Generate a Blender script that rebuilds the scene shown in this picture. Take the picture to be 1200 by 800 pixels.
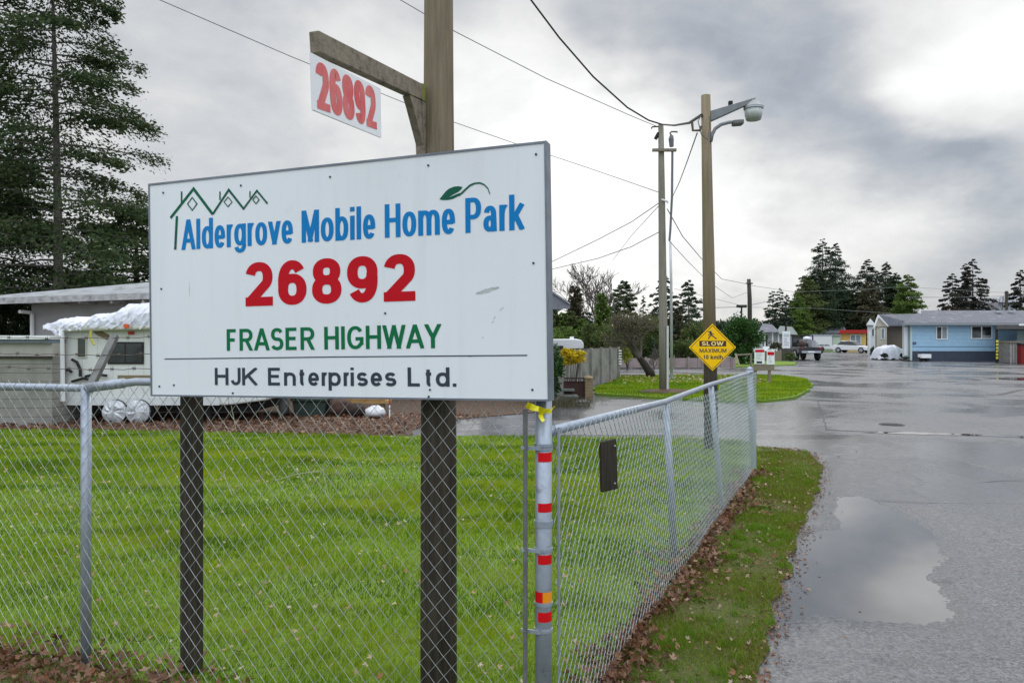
import bpy, math, random
import numpy as np
from mathutils import Vector
R = math.radians
random.seed(4)
for o in list(bpy.data.objects): bpy.data.objects.remove(o)
SC = bpy.context.scene
COL = SC.collection
F, HZ, CX, EYE = 850.0, 398.0, 600.0, 1.52

# ------------------------------------------------------------------ camera
cam = bpy.data.objects.new('camera', bpy.data.cameras.new('camera'))
COL.objects.link(cam)
cam.location = (0, 0, EYE)
cam.rotation_euler = (R(90), 0, 0)
cam.data.sensor_width = 36
cam.data.lens = 36 * F / 1200
cam.data.shift_y = -(400 - HZ) / 1200
cam.data.clip_start = 0.05
cam.data.clip_end = 6000
SC.camera = cam
SC.view_settings.view_transform = 'Standard'
SC.view_settings.look = 'None'
SC.view_settings.gamma = 1
SC.view_settings.exposure = 0.0
SC.view_settings.use_curve_mapping = False
SC.cycles.max_bounces = 8
SC.cycles.transparent_max_bounces = 16
SC.cycles.use_denoising = True

# ------------------------------------------------------------------ node helper
class NT:
    def __init__(s, tree):
        s.t = tree; s.n = tree.nodes; s.l = tree.links
    def new(s, typ, **kw):
        n = s.n.new(typ)
        for k, v in kw.items(): setattr(n, k, v)
        return n
    def put(s, sock, v):
        if isinstance(v, bpy.types.NodeSocket): s.l.new(v, sock)
        elif v is not None:
            try: sock.default_value = v
            except Exception: sock.default_value = tuple(v) + (1,)
    def math(s, op, a, b=None, c=None, clamp=False):
        n = s.new('ShaderNodeMath', operation=op, use_clamp=clamp)
        for i, v in enumerate((a, b, c)):
            if v is not None: s.put(n.inputs[i], v)
        return n.outputs[0]
    def vmath(s, op, a, b=None, scale=None):
        n = s.new('ShaderNodeVectorMath', operation=op)
        s.put(n.inputs[0], a)
        if b is not None: s.put(n.inputs[1], b)
        if scale is not None: s.put(n.inputs['Scale'], scale)
        return n.outputs['Value'] if op == 'DOT_PRODUCT' else n.outputs[0]
    def noise(s, vec, scale, detail=4, rough=.55, dist=0, out=0):
        n = s.new('ShaderNodeTexNoise')
        if vec is not None: s.put(n.inputs['Vector'], vec)
        n.inputs['Scale'].default_value = scale; n.inputs['Detail'].default_value = detail
        n.inputs['Roughness'].default_value = rough; n.inputs['Distortion'].default_value = dist
        return n.outputs[out]
    def ramp(s, fac, stops, interp='LINEAR'):
        n = s.new('ShaderNodeValToRGB'); n.color_ramp.interpolation = interp
        e = n.color_ramp.elements
        while len(e) < len(stops): e.new(0.5)
        for i, (p, c) in enumerate(stops):
            e[i].position = p
            e[i].color = (c, c, c, 1) if isinstance(c, (int, float)) else tuple(c) + (1,)
        s.put(n.inputs[0], fac)
        return n.outputs[0]
    def mix(s, f, a, b, mode='MIX'):
        n = s.new('ShaderNodeMix', data_type='RGBA', blend_type=mode)
        s.put(n.inputs[0], f)
        s.put(n.inputs[6], a if isinstance(a, bpy.types.NodeSocket) else tuple(a) + (1,))
        s.put(n.inputs[7], b if isinstance(b, bpy.types.NodeSocket) else tuple(b) + (1,))
        return n.outputs[2]
    def mapr(s, v, a, b, c, d, interp='SMOOTHSTEP'):
        n = s.new('ShaderNodeMapRange', interpolation_type=interp)
        s.put(n.inputs[0], v)
        for i, q in enumerate((a, b, c, d)): n.inputs[i + 1].default_value = q
        return n.outputs[0]

# ------------------------------------------------------------------ sky and sun
SUN_AZ, SUN_EL = R(14), R(42)         # azimuth from +Y towards +X
w = bpy.data.worlds.new('World'); SC.world = w; w.use_nodes = True
N = NT(w.node_tree)
bg = w.node_tree.nodes['Background']
tc = N.new('ShaderNodeTexCoord')
d0 = tc.outputs['Generated']
sep = N.new('ShaderNodeSeparateXYZ'); N.put(sep.inputs[0], d0)
zc = N.math('ADD', N.math('MAXIMUM', sep.outputs[2], 0.0), 0.42)
pc = N.new('ShaderNodeCombineXYZ')
N.put(pc.inputs[0], N.math('DIVIDE', sep.outputs[0], zc)); N.put(pc.inputs[1], N.math('DIVIDE', sep.outputs[1], zc))
pl = pc.outputs[0]
n1 = N.noise(pl, 2.1, 8, .58, .25)
n2 = N.noise(pl, 5.2, 8, .60, .35)
warp = N.vmath('SCALE', N.vmath('SUBTRACT', N.noise(pl, 2.6, 5, .52, 0, 1), (.5, .5, .5)), scale=.27)
dw = N.vmath('NORMALIZE', N.vmath('ADD', d0, warp))
def pdir(px, py):
    v = Vector(((px - CX) / F, 1, (HZ - py) / F)); v.normalize(); return tuple(v)
BLOBS = [  # banks of thinner and thicker cloud: direction (given by photo pixel), radius in degrees, brightness change
    (720, 265, 13, .40), (600, 100, 8, .26), (1130, 20, 9, .34), (1195, 90, 7, .16), (1195, 215, 6, .06),
    (1040, 110, 12, -.15), (880, 60, 13, -.11), (760, 20, 10, -.09), (1150, 275, 6, -.12), (1000, 180, 7, -.10), (1120, 165, 7, -.08), (260, 160, 8, -.06), (450, 120, 7, .14), (330, 20, 8, -.05), (930, 235, 9, .14),
    (980, 300, 8, .12), (700, 180, 7, .12), (400, 60, 7, .06), (230, 60, 7, -.06)]
val = N.math('ADD', 0.695, N.math('MULTIPLY', N.math('SUBTRACT', N.ramp(n1, [(.30, 0.0), (.70, 1.0)], 'EASE'), .5), .19))
val = N.math('ADD', val, N.math('MULTIPLY', N.math('SUBTRACT', n2, .5), .34))
for px, py, rad, amp in BLOBS:
    f = N.mapr(N.vmath('DOT_PRODUCT', dw, pdir(px, py)), math.cos(R(rad)), 1.0, 0, amp)
    val = N.math('ADD', val, f)
val = N.math('MAXIMUM', val, .42)
tint = N.ramp(val, [(.38, (.82, .925, 1.08)), (.60, (.95, .98, 1.025)), (.80, (1, 1, .99))])
over = N.mapr(sep.outputs[2], .40, .80, 1.0, 2.6)
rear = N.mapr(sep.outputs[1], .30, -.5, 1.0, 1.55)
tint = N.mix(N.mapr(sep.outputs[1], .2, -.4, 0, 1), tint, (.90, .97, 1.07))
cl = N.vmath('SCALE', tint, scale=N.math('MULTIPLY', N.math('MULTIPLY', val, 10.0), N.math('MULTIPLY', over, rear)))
sky = N.new('ShaderNodeTexSky', sky_type='NISHITA', sun_disc=False, sun_elevation=SUN_EL, sun_rotation=SUN_AZ)
skyc = N.vmath('SCALE', sky.outputs[0], scale=1.0)
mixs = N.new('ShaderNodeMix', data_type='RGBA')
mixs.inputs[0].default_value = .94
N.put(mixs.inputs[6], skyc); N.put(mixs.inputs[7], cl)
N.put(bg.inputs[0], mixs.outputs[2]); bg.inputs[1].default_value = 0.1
sl = bpy.data.lights.new('sun', 'SUN'); sl.energy = 0.7; sl.angle = R(28); sl.color = (1, .97, .92)
so = bpy.data.objects.new('sun', sl); COL.objects.link(so)
sd = Vector((math.sin(SUN_AZ) * math.cos(SUN_EL), math.cos(SUN_AZ) * math.cos(SUN_EL), math.sin(SUN_EL)))
so.rotation_euler = sd.to_track_quat('Z', 'Y').to_euler(); so.location = (0, 0, 40)

# ------------------------------------------------------------------ materials
MATS = {}
def newmat(name):
    m = bpy.data.materials.new(name); m.use_nodes = True
    n = NT(m.node_tree); b = m.node_tree.nodes['Principled BSDF']
    return m, n, b
def mat(name, c1, c2=None, scale=8, rough=.7, metal=0, bump=0, bscale=None, stretch=(1, 1, 1), detail=5, spec=None,
        spots=None, spot_scale=3, spot_lo=.55, spot_hi=.7):
    """two noise-blended colours, optional stains and bump"""
    if name in MATS: return MATS[name]
    m, n, b = newmat(name)
    t = n.new('ShaderNodeTexCoord'); mp = n.new('ShaderNodeMapping'); n.put(mp.inputs[0], t.outputs['Object'])
    mp.inputs['Scale'].default_value = stretch
    if c2 is None: c2 = tuple(x * .82 for x in c1)
    fz = n.noise(mp.outputs[0], scale, detail, .6)
    col = n.mix(n.ramp(fz, [(.33, 0.0), (.68, 1.0)]), c1, c2)
    if spots:
        col = n.mix(n.ramp(n.noise(mp.outputs[0], spot_scale, 6, .65), [(spot_lo, 0.0), (spot_hi, 1.0)]), col, spots)
    n.put(b.inputs['Base Color'], col)
    rr = n.ramp(n.noise(mp.outputs[0], scale * 1.7, 3), [(.3, max(rough - .12, .02)), (.7, min(rough + .1, 1))])
    n.put(b.inputs['Roughness'], rr)
    b.inputs['Metallic'].default_value = metal
    if name == 'sign_panel_white':
        m2 = n.new('ShaderNodeMapping'); n.put(m2.inputs[0], t.outputs['Object']); m2.inputs['Scale'].default_value = (22, 22, .8)
        sk = n.math('MULTIPLY', n.ramp(n.noise(m2.outputs[0], 1.0, 5, .6), [(.52, 0.0), (.75, 1.0)]), n.ramp(n.noise(t.outputs['Object'], 2.6, 3), [(.4, .12), (.7, .75)]))
        n.put(b.inputs['Base Color'], n.mix(n.math('MULTIPLY', sk, .38), col, (.50, .53, .52)))
    b.inputs['Specular IOR Level'].default_value = spec if spec is not None else (.25 if rough > .55 else .5)
    if bump:
        bp = n.new('ShaderNodeBump'); bp.inputs['Strength'].default_value = bump; bp.inputs['Distance'].default_value = .01
        n.put(bp.inputs['Height'], n.noise(mp.outputs[0], bscale or scale * 2, 5)); n.put(b.inputs['Normal'], bp.outputs[0])
    MATS[name] = m; return m
def leafmat(name, cols, transl=.3, rough=.55, patch=None):
    """foliage: each leaf or needle clump takes its own colour"""
    if name in MATS: return MATS[name]
    m, n, b = newmat(name)
    g = n.new('ShaderNodeNewGeometry')
    st = [(i / (len(cols) - 1), c) for i, c in enumerate(cols)]
    col = n.ramp(g.outputs['Random Per Island'], st)
    if patch:
        t = n.new('ShaderNodeTexCoord')
        col = n.mix(n.ramp(n.noise(t.outputs['Object'], patch[1], 4, .6), [(.42, 0.0), (.62, 1.0)]), col, patch[0], 'MIX') if len(patch) < 3 else \
            n.mix(n.math('MULTIPLY', n.ramp(n.noise(t.outputs['Object'], patch[1], 4, .6), [(.42, 0.0), (.62, 1.0)]), patch[2]), col, patch[0])
    n.put(b.inputs['Base Color'], col); b.inputs['Roughness'].default_value = rough
    b.inputs['Specular IOR Level'].default_value = .3
    tr = n.new('ShaderNodeBsdfTranslucent'); n.put(tr.inputs[0], col)
    mx = n.new('ShaderNodeMixShader'); mx.inputs[0].default_value = transl
    out = m.node_tree.nodes['Material Output']
    n.l.new(b.outputs[0], mx.inputs[1]); n.l.new(tr.outputs[0], mx.inputs[2]); n.l.new(mx.outputs[0], out.inputs[0])
    MATS[name] = m; return m
def siding(name, c, pitch=.2, dark=.55, axis=2, rough=.6, c2=None, width=.08):
    """lapped boards: a narrow dark joint every `pitch` metres"""
    if name in MATS: return MATS[name]
    m, n, b = newmat(name)
    t = n.new('ShaderNodeTexCoord'); s = n.new('ShaderNodeSeparateXYZ'); n.put(s.inputs[0], t.outputs['Object'])
    fr = n.math('FRACT', n.math('ADD', n.math('DIVIDE', s.outputs[axis], pitch), 50.0))
    line = n.math('LESS_THAN', fr, width)
    nz = n.noise(t.outputs['Object'], 2.2, 6, .6)
    col = n.mix(n.ramp(nz, [(.35, 0.0), (.7, 1.0)]), c, c2 or tuple(x * .85 for x in c))
    col = n.mix(line, col, tuple(x * dark for x in c))
    n.put(b.inputs['Base Color'], col); b.inputs['Roughness'].default_value = rough
    bp = n.new('ShaderNodeBump'); bp.inputs['Strength'].default_value = .6; bp.inputs['Distance'].default_value = .02
    n.put(bp.inputs['Height'], fr); n.put(b.inputs['Normal'], bp.outputs[0])
    MATS[name] = m; return m

M_white = mat('white_paint', (.80, .81, .82), (.74, .755, .77), 2, .45, spots=(.62, .65, .66), spot_scale=1.1, spot_lo=.62, spot_hi=.85)
M_panel = mat('sign_panel_white', (.77, .80, .83), (.74, .775, .81), 1.3, .38, spots=(.66, .69, .70), spot_scale=6, spot_lo=.66, spot_hi=.8)
M_alu = mat('mill_aluminium', (.42, .45, .49), (.34, .37, .41), 9, .42, metal=.55)
M_galv = mat('galvanised_steel', (.37, .41, .47), (.28, .32, .38), 14, .45, metal=.45, spots=(.15, .155, .16), spot_scale=16, spot_lo=.60, spot_hi=.74, bump=.15, bscale=60)
M_wire = mat('galvanised_wire', (.42, .45, .45), (.27, .29, .29), 25, .45, metal=.35)
M_wire_dull = mat('weathered_wire', (.40, .46, .47), (.30, .35, .36), 30, .5, metal=.35)
M_barb = mat('rusty_barbed_wire', (.10, .09, .085), (.16, .12, .10), 60, .7, metal=.4)
M_wood = mat('weathered_pole_wood', (.235, .19, .125), (.15, .125, .085), 10, .85, bump=.5, bscale=14, stretch=(6, 6, .35), spots=(.10, .085, .06), spot_scale=3.5, spot_lo=.56, spot_hi=.75)
M_wood2 = mat('grey_brown_timber', (.26, .22, .165), (.17, .145, .11), 9, .85, bump=.5, stretch=(3, 3, 3), spots=(.09, .08, .065), spot_scale=9)
M_darkwood = mat('dark_treated_wood', (.055, .046, .032), (.022, .020, .016), 9, .8, bump=.6, bscale=16, stretch=(6, 6, .4))
M_darkpole = mat('dark_pole_base', (.060, .050, .034), (.024, .021, .016), 9, .85, bump=.6, bscale=16, stretch=(6, 6, .4))
M_moss = mat('mossy_wood', (.30, .34, .03), (.16, .17, .05), 20, .9)
M_polegreen = mat('algae_stained_pole', (.26, .20, .13), (.17, .14, .095), 8, .85, bump=.4, stretch=(5, 5, .25), spots=(.17, .19, .06), spot_scale=3, spot_lo=.56, spot_hi=.74)
M_polegrey = mat('grey_green_pole', (.26, .245, .19), (.17, .165, .13), 8, .85, bump=.4, stretch=(5, 5, .25))
M_blue = mat('sign_blue', (.003, .205, .53), (.003, .19, .50), 3, .4, spec=.15)
M_red = mat('sign_red', (.55, .003, .012), (.50, .003, .012), 3, .4, spec=.15)
M_fadedred = mat('faded_red', (.62, .075, .08), (.66, .16, .15), 9, .55)
M_green = mat('sign_green', (.004, .165, .062), (.004, .145, .055), 3, .4, spec=.15)
M_dgreen = mat('logo_dark_green', (.004, .12, .065), (.008, .085, .06), 3, .4, spec=.15)
M_ink = mat('sign_ink', (.045, .055, .075), (.04, .05, .07), 3, .45, spec=.15)
M_grime = mat('scuff_grime', (.40, .43, .43), (.55, .58, .58), 25, .6)
M_black = mat('black_rubber', (.018, .018, .019), (.028, .027, .026), 12, .7)
M_glass = mat('dark_window_glass', (.02, .024, .026), (.035, .04, .042), 2, .08, spec=.7)
M_lightglass = mat('curtained_glass', (.28, .34, .36), (.18, .23, .25), 2, .12)
M_reflect = mat('red_reflective_tape', (.62, .008, .012), (.52, .006, .010), 12, .3, spec=.15)
M_orange = mat('orange_reflector', (.85, .30, .005), (.75, .25, .005), 10, .3)
M_ribbon = mat('yellow_ribbon', (.78, .72, .01), (.70, .62, .01), 9, .45)
M_yellow = mat('sign_yellow', (.95, .56, .004), (.91, .52, .004), 5, .4, spec=.15)
M_brown = mat('sign_brown', (.06, .018, .006), (.05, .015, .006), 5, .5)
M_roofgrey = mat('grey_shingles', (.16, .165, .19), (.10, .105, .125), 6, .85, bump=.6, bscale=30, spots=(.22, .23, .25), spot_scale=1.4)
M_roofmetal = mat('grey_roof_metal', (.33, .345, .36), (.24, .25, .26), 3, .6, spots=(.14, .15, .13), spot_scale=3)
M_tan = siding('tan_siding', (.24, .19, .145), .2, .75)
M_cream = siding('cream_siding', (.62, .57, .44), .2, .8)
M_bluesid = siding('blue_siding', (.37, .57, .73), .26, .72, c2=(.30, .50, .67))
M_skirt = mat('slate_skirting', (.06, .073, .105), (.05, .06, .085), 4, .7)
M_housegrey = mat('grey_stucco', (.42, .425, .43), (.36, .365, .37), 2, .8)
M_fascia = mat('peeling_fascia', (.50, .50, .50), (.30, .30, .30), 7, .7, spots=(.16, .15, .14), spot_scale=6, spot_lo=.55)
M_rv = siding('rv_ribbed_panel', (.68, .69, .67), .28, .8, axis=0, c2=(.60, .62, .61), width=.05)
M_rvstripe = mat('rv_tan_stripe', (.22, .17, .085), (.17, .14, .08), 5, .5)
M_tarp = mat('white_tarp', (.66, .67, .73), (.52, .54, .61), 3, .55, bump=1.0, bscale=6, spots=(.40, .41, .44), spot_scale=2.2, spot_lo=.6, spot_hi=.75)
M_slat = siding('weathered_slats', (.32, .31, .28), .155, .4, c2=(.19, .19, .17), rough=.85)
M_conc = mat('stained_panel_fence', (.30, .29, .27), (.19, .185, .17), 2.2, .9, spots=(.10, .10, .075), spot_scale=1.6, spot_lo=.5)
M_pinkw = siding('faded_pink_boards', (.31, .245, .235), .6, .6, axis=0, c2=(.24, .19, .18))
M_brick = siding('brick_block', (.30, .23, .13), .075, .5, c2=(.17, .13, .07), rough=.9, width=.14)
M_redbrown = mat('red_brown_boards', (.06, .03, .024), (.04, .02, .017), 6, .8)
M_bark = mat('bark', (.085, .075, .06), (.045, .04, .034), 6, .9, bump=.7, stretch=(4, 4, .6))
M_greybark = mat('grey_bark', (.17, .155, .135), (.085, .08, .07), 5, .9, bump=.7, stretch=(4, 4, .6))
M_blackbark = mat('black_wet_bark', (.022, .018, .016), (.035, .03, .024), 6, .8, bump=.6)
M_twig = mat('bare_twig', (.12, .105, .09), (.085, .075, .065), 6, .9)
M_soil = mat('damp_soil', (.06, .042, .03), (.10, .065, .045), 5, .95, bump=.6, spots=(.17, .10, .065), spot_scale=9)
M_carwhite = mat('car_white', (.72, .73, .74), (.70, .71, .72), 2, .25)
M_carblack = mat('truck_black', (.016, .016, .02), (.022, .022, .026), 2, .3)
M_cable = mat('black_cable', (.02, .02, .022), (.03, .03, .03), 5, .6)
M_cablegrey = mat('grey_cable', (.16, .165, .175), (.13, .135, .14), 5, .6)
M_plastic = mat('milky_lens', (.50, .53, .51), (.40, .43, .41), 14, .3)
M_redroof = mat('red_roof_edge', (.42, .03, .025), (.36, .025, .02), 4, .6)
M_yelwall = siding('yellow_siding', (.70, .46, .12), .2, .85)
M_tarmark = mat('tar_seal', (.03, .03, .032), (.075, .075, .08), 9, .6)
M_junkgreen = mat('dark_green_plastic', (.012, .03, .024), (.02, .04, .03), 4, .45)
M_junkbrown = mat('brown_sack', (.06, .035, .028), (.10, .06, .05), 5, .9, bump=.5)
M_plank = mat('raw_plank', (.42, .25, .09), (.33, .19, .07), 5, .8)

L_near = leafmat('conifer_needles', [(.020, .042, .016), (.044, .075, .024), (.070, .10, .032), (.03, .06, .03), (.10, .115, .045)], .3, .8)
L_dark = leafmat('dark_needles', [(.018, .036, .017), (.032, .058, .024), (.048, .072, .03)], .25, .8)
L_far = leafmat('far_conifer_needles', [(.030, .050, .034), (.048, .072, .045), (.068, .092, .052)], .25, .8)  # distance haze mixed into the needle colours: paler and bluer
L_mid = leafmat('cypress_sprays', [(.06, .09, .026), (.09, .125, .032), (.13, .155, .044), (.07, .105, .038)], .25, .7)
L_bright = leafmat('bright_cypress_sprays', [(.08, .15, .028), (.12, .19, .036), (.16, .22, .05)], .3, .7)
L_brownc = leafmat('browned_needles', [(.07, .07, .04), (.10, .088, .05), (.06, .07, .034)], .2, .8)
L_shrub = leafmat('shrub_leaves', [(.015, .05, .012), (.03, .085, .016), (.05, .115, .02)], .25, .5)
L_yellow = leafmat('yellow_leaves', [(.58, .42, .01), (.72, .55, .02), (.42, .36, .02)], .4, .5)
L_hedge = leafmat('hedge_leaves', [(.06, .09, .028), (.09, .13, .035), (.13, .16, .05)], .3, .7)
def lawnblade():
    m, n, b = newmat('lawn_blades'); g = n.new('ShaderNodeNewGeometry'); t = n.new('ShaderNodeTexCoord'); v = t.outputs['Object']
    c = n.ramp(g.outputs['Random Per Island'], [(0, (.075, .165, .003)), (.3, (.13, .255, .003)), (.6, (.195, .325, .004)), (.85, (.27, .37, .008)), (1, (.34, .34, .05))])
    mp = n.new('ShaderNodeMapping'); n.put(mp.inputs[0], v); mp.inputs['Scale'].default_value = (.55, 1.3, 1)
    c = n.mix(n.math('MULTIPLY', n.ramp(n.noise(mp.outputs[0], .8, 5, .6), [(.45, 0.0), (.62, 1.0)]), .8), c, (.31, .36, .008))
    c = n.mix(n.math('MULTIPLY', n.ramp(n.noise(mp.outputs[0], 1.2, 6, .68), [(.46, 0.0), (.60, 1.0)]), .8), c, (.05, .13, .005))
    c = n.mix(n.math('MULTIPLY', n.ramp(n.noise(v, 3.1, 4, .65), [(.60, 0.0), (.70, 1.0)]), .5), c, (.24, .20, .05))
    n.put(b.inputs['Base Color'], c); b.inputs['Roughness'].default_value = .7; b.inputs['Specular IOR Level'].default_value = .2
    tr = n.new('ShaderNodeBsdfTranslucent'); n.put(tr.inputs[0], c); mx = n.new('ShaderNodeMixShader'); mx.inputs[0].default_value = .5
    n.l.new(b.outputs[0], mx.inputs[1]); n.l.new(tr.outputs[0], mx.inputs[2]); n.l.new(mx.outputs[0], m.node_tree.nodes['Material Output'].inputs[0]); return m
L_grass = lawnblade()
L_moss = leafmat('verge_blades', [(.08, .165, .006), (.13, .22, .008), (.21, .235, .018), (.10, .18, .010), (.22, .19, .035)], .35, .7, patch=((.15, .135, .022), 2.2, .6))
L_dry = leafmat('dry_leaves', [(.13, .055, .03), (.22, .115, .065), (.065, .03, .02), (.18, .075, .04), (.34, .22, .14), (.10, .04, .025), (.24, .10, .045)], .2, .5)
L_pale = leafmat('pale_lawn_leaves', [(.45, .36, .22), (.36, .21, .10), (.55, .48, .35), (.30, .12, .06)], .25, .5)
L_orange = leafmat('orange_leaves', [(.55, .25, .02), (.50, .12, .02), (.60, .36, .03)], .3, .5)

def asphalt():
    m, n, b = newmat('wet_asphalt')
    t = n.new('ShaderNodeTexCoord'); v = t.outputs['Object']
    mp = n.new('ShaderNodeMapping'); n.put(mp.inputs[0], v); mp.inputs['Scale'].default_value = (1.0, 1.0, 1)
    ag = n.new('ShaderNodeTexVoronoi', feature='F1'); ag.inputs['Scale'].default_value = 85; n.put(ag.inputs['Vector'], v)
    sg = n.new('ShaderNodeSeparateColor'); n.put(sg.inputs[0], ag.outputs['Color'])
    grain = n.math('ADD', n.math('MULTIPLY', sg.outputs[0], .6), n.math('MULTIPLY', n.noise(v, 160, 4, .8), .4))
    sx = n.new('ShaderNodeSeparateXYZ'); n.put(sx.inputs[0], v)
    low = n.math('MULTIPLY', n.math('GREATER_THAN', sx.outputs[2], .0005), n.mapr(n.math('ADD', sx.outputs[2], n.math('MULTIPLY', n.math('SUBTRACT', n.noise(v, 11, 5, .7), .5), .004)), .0055, .0125, 1, 0))
    mid = n.noise(v, 9, 5, .65)
    wet = n.noise(mp.outputs[0], .30, 7, .62, .8)
    wetf = n.math('MAXIMUM', n.ramp(wet, [(.40, 0.0), (.56, 1.0)]), low)
    c = n.mix(n.ramp(grain, [(.25, 0.0), (.78, 1.0)]), (.030, .031, .036), (.175, .177, .187))
    c = n.mix(n.ramp(mid, [(.35, 0.0), (.7, .55)]), c, (.085, .086, .092))
    c = n.mix(n.math('MULTIPLY', wetf, .5), c, (.040, .042, .047))
    vo = n.new('ShaderNodeTexVoronoi', feature='DISTANCE_TO_EDGE'); vo.inputs['Scale'].default_value = .30
    wv = n.vmath('ADD', v, n.vmath('SCALE', n.noise(v, 1.3, 5, .6, 0, 1), scale=1.1)); n.put(vo.inputs['Vector'], wv)
    crack = n.math('LESS_THAN', vo.outputs[0], .0045)
    gate = n.math('GREATER_THAN', n.noise(v, .22, 2), .53)
    c = n.mix(n.math('MULTIPLY', n.math('MULTIPLY', crack, gate), .85), c, (.03, .03, .032))
    n.put(b.inputs['Base Color'], c)
    rg = n.math('ADD', n.mapr(wetf, 0, 1, .48, .17, 'LINEAR'), n.math('MULTIPLY', n.math('SUBTRACT', mid, .5), .25))
    n.put(b.inputs['Roughness'], rg)
    bp = n.new('ShaderNodeBump'); bp.inputs['Distance'].default_value = .004
    n.put(bp.inputs['Strength'], n.mapr(wetf, 0, 1, .50, .12, 'LINEAR'))
    n.put(bp.inputs['Height'], n.noise(v, 70, 4, .7)); n.put(b.inputs['Normal'], bp.outputs[0])
    return m
M_asphalt = asphalt()
def water():
    m, n, b = newmat('puddle_water')
    t = n.new('ShaderNodeTexCoord')
    n.put(b.inputs['Base Color'], n.mix(n.noise(t.outputs['Object'], 5, 4), (.05, .05, .053), (.075, .075, .078)))
    b.inputs['Roughness'].default_value = .02; b.inputs['IOR'].default_value = 1.6
    b.inputs['Specular IOR Level'].default_value = .8
    b.inputs['Coat Weight'].default_value = .35; b.inputs['Coat Roughness'].default_value = .01; b.inputs['Coat IOR'].default_value = 1.6
    return m
M_water = water()
def lawnbase(name, a, bcol, c):
    m, n, b = newmat(name); t = n.new('ShaderNodeTexCoord'); v = t.outputs['Object']
    col = n.mix(n.ramp(n.noise(v, 60, 4, .7), [(.35, 0.0), (.65, 1.0)]), a, bcol)
    col = n.mix(n.ramp(n.noise(v, 1.4, 5, .6), [(.5, 0.0), (.68, .7)]), col, c)
    n.put(b.inputs['Base Color'], col); b.inputs['Roughness'].default_value = .9
    bp = n.new('ShaderNodeBump'); bp.inputs['Strength'].default_value = .8; bp.inputs['Distance'].default_value = .02
    n.put(bp.inputs['Height'], n.noise(v, 90, 3, .7)); n.put(b.inputs['Normal'], bp.outputs[0])
    return m
M_lawn = lawnbase('lawn_turf', (.085, .165, .004), (.16, .26, .006), (.13, .165, .02))
M_verge = lawnbase('verge_turf', (.06, .075, .014), (.11, .115, .028), (.11, .075, .045))

# ------------------------------------------------------------------ mesh helpers
def X(px, Y): return (px - CX) / F * Y
def Z(py, Y): return EYE - (py - HZ) / F * Y
def G(px, py):
    Y = F * EYE / (py - HZ); return (X(px, Y), Y)
def P(px, py, Y): return Vector((X(px, Y), Y, Z(py, Y)))
WL = {}
def tag(o, label=None, cat=None, group=None, kind=None):
    if label: o['label'] = label
    if cat: o['category'] = cat
    if group: o['group'] = group
    if kind: o['kind'] = kind
    return o
def thing(name, label, cat, loc, group=None):
    o = bpy.data.objects.new(name, None); COL.objects.link(o); o.empty_display_size = .2
    o.location = loc; WL[o.name] = Vector(loc)
    return tag(o, label, cat, group)
def link(name, me, material, parent, loc):
    o = bpy.data.objects.new(name, me); COL.objects.link(o)
    me.materials.append(material)
    if parent is not None:
        o.parent = parent; WL[o.name] = WL[parent.name]
    else:
        o.location = loc; WL[o.name] = Vector(loc)
    return o
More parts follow.
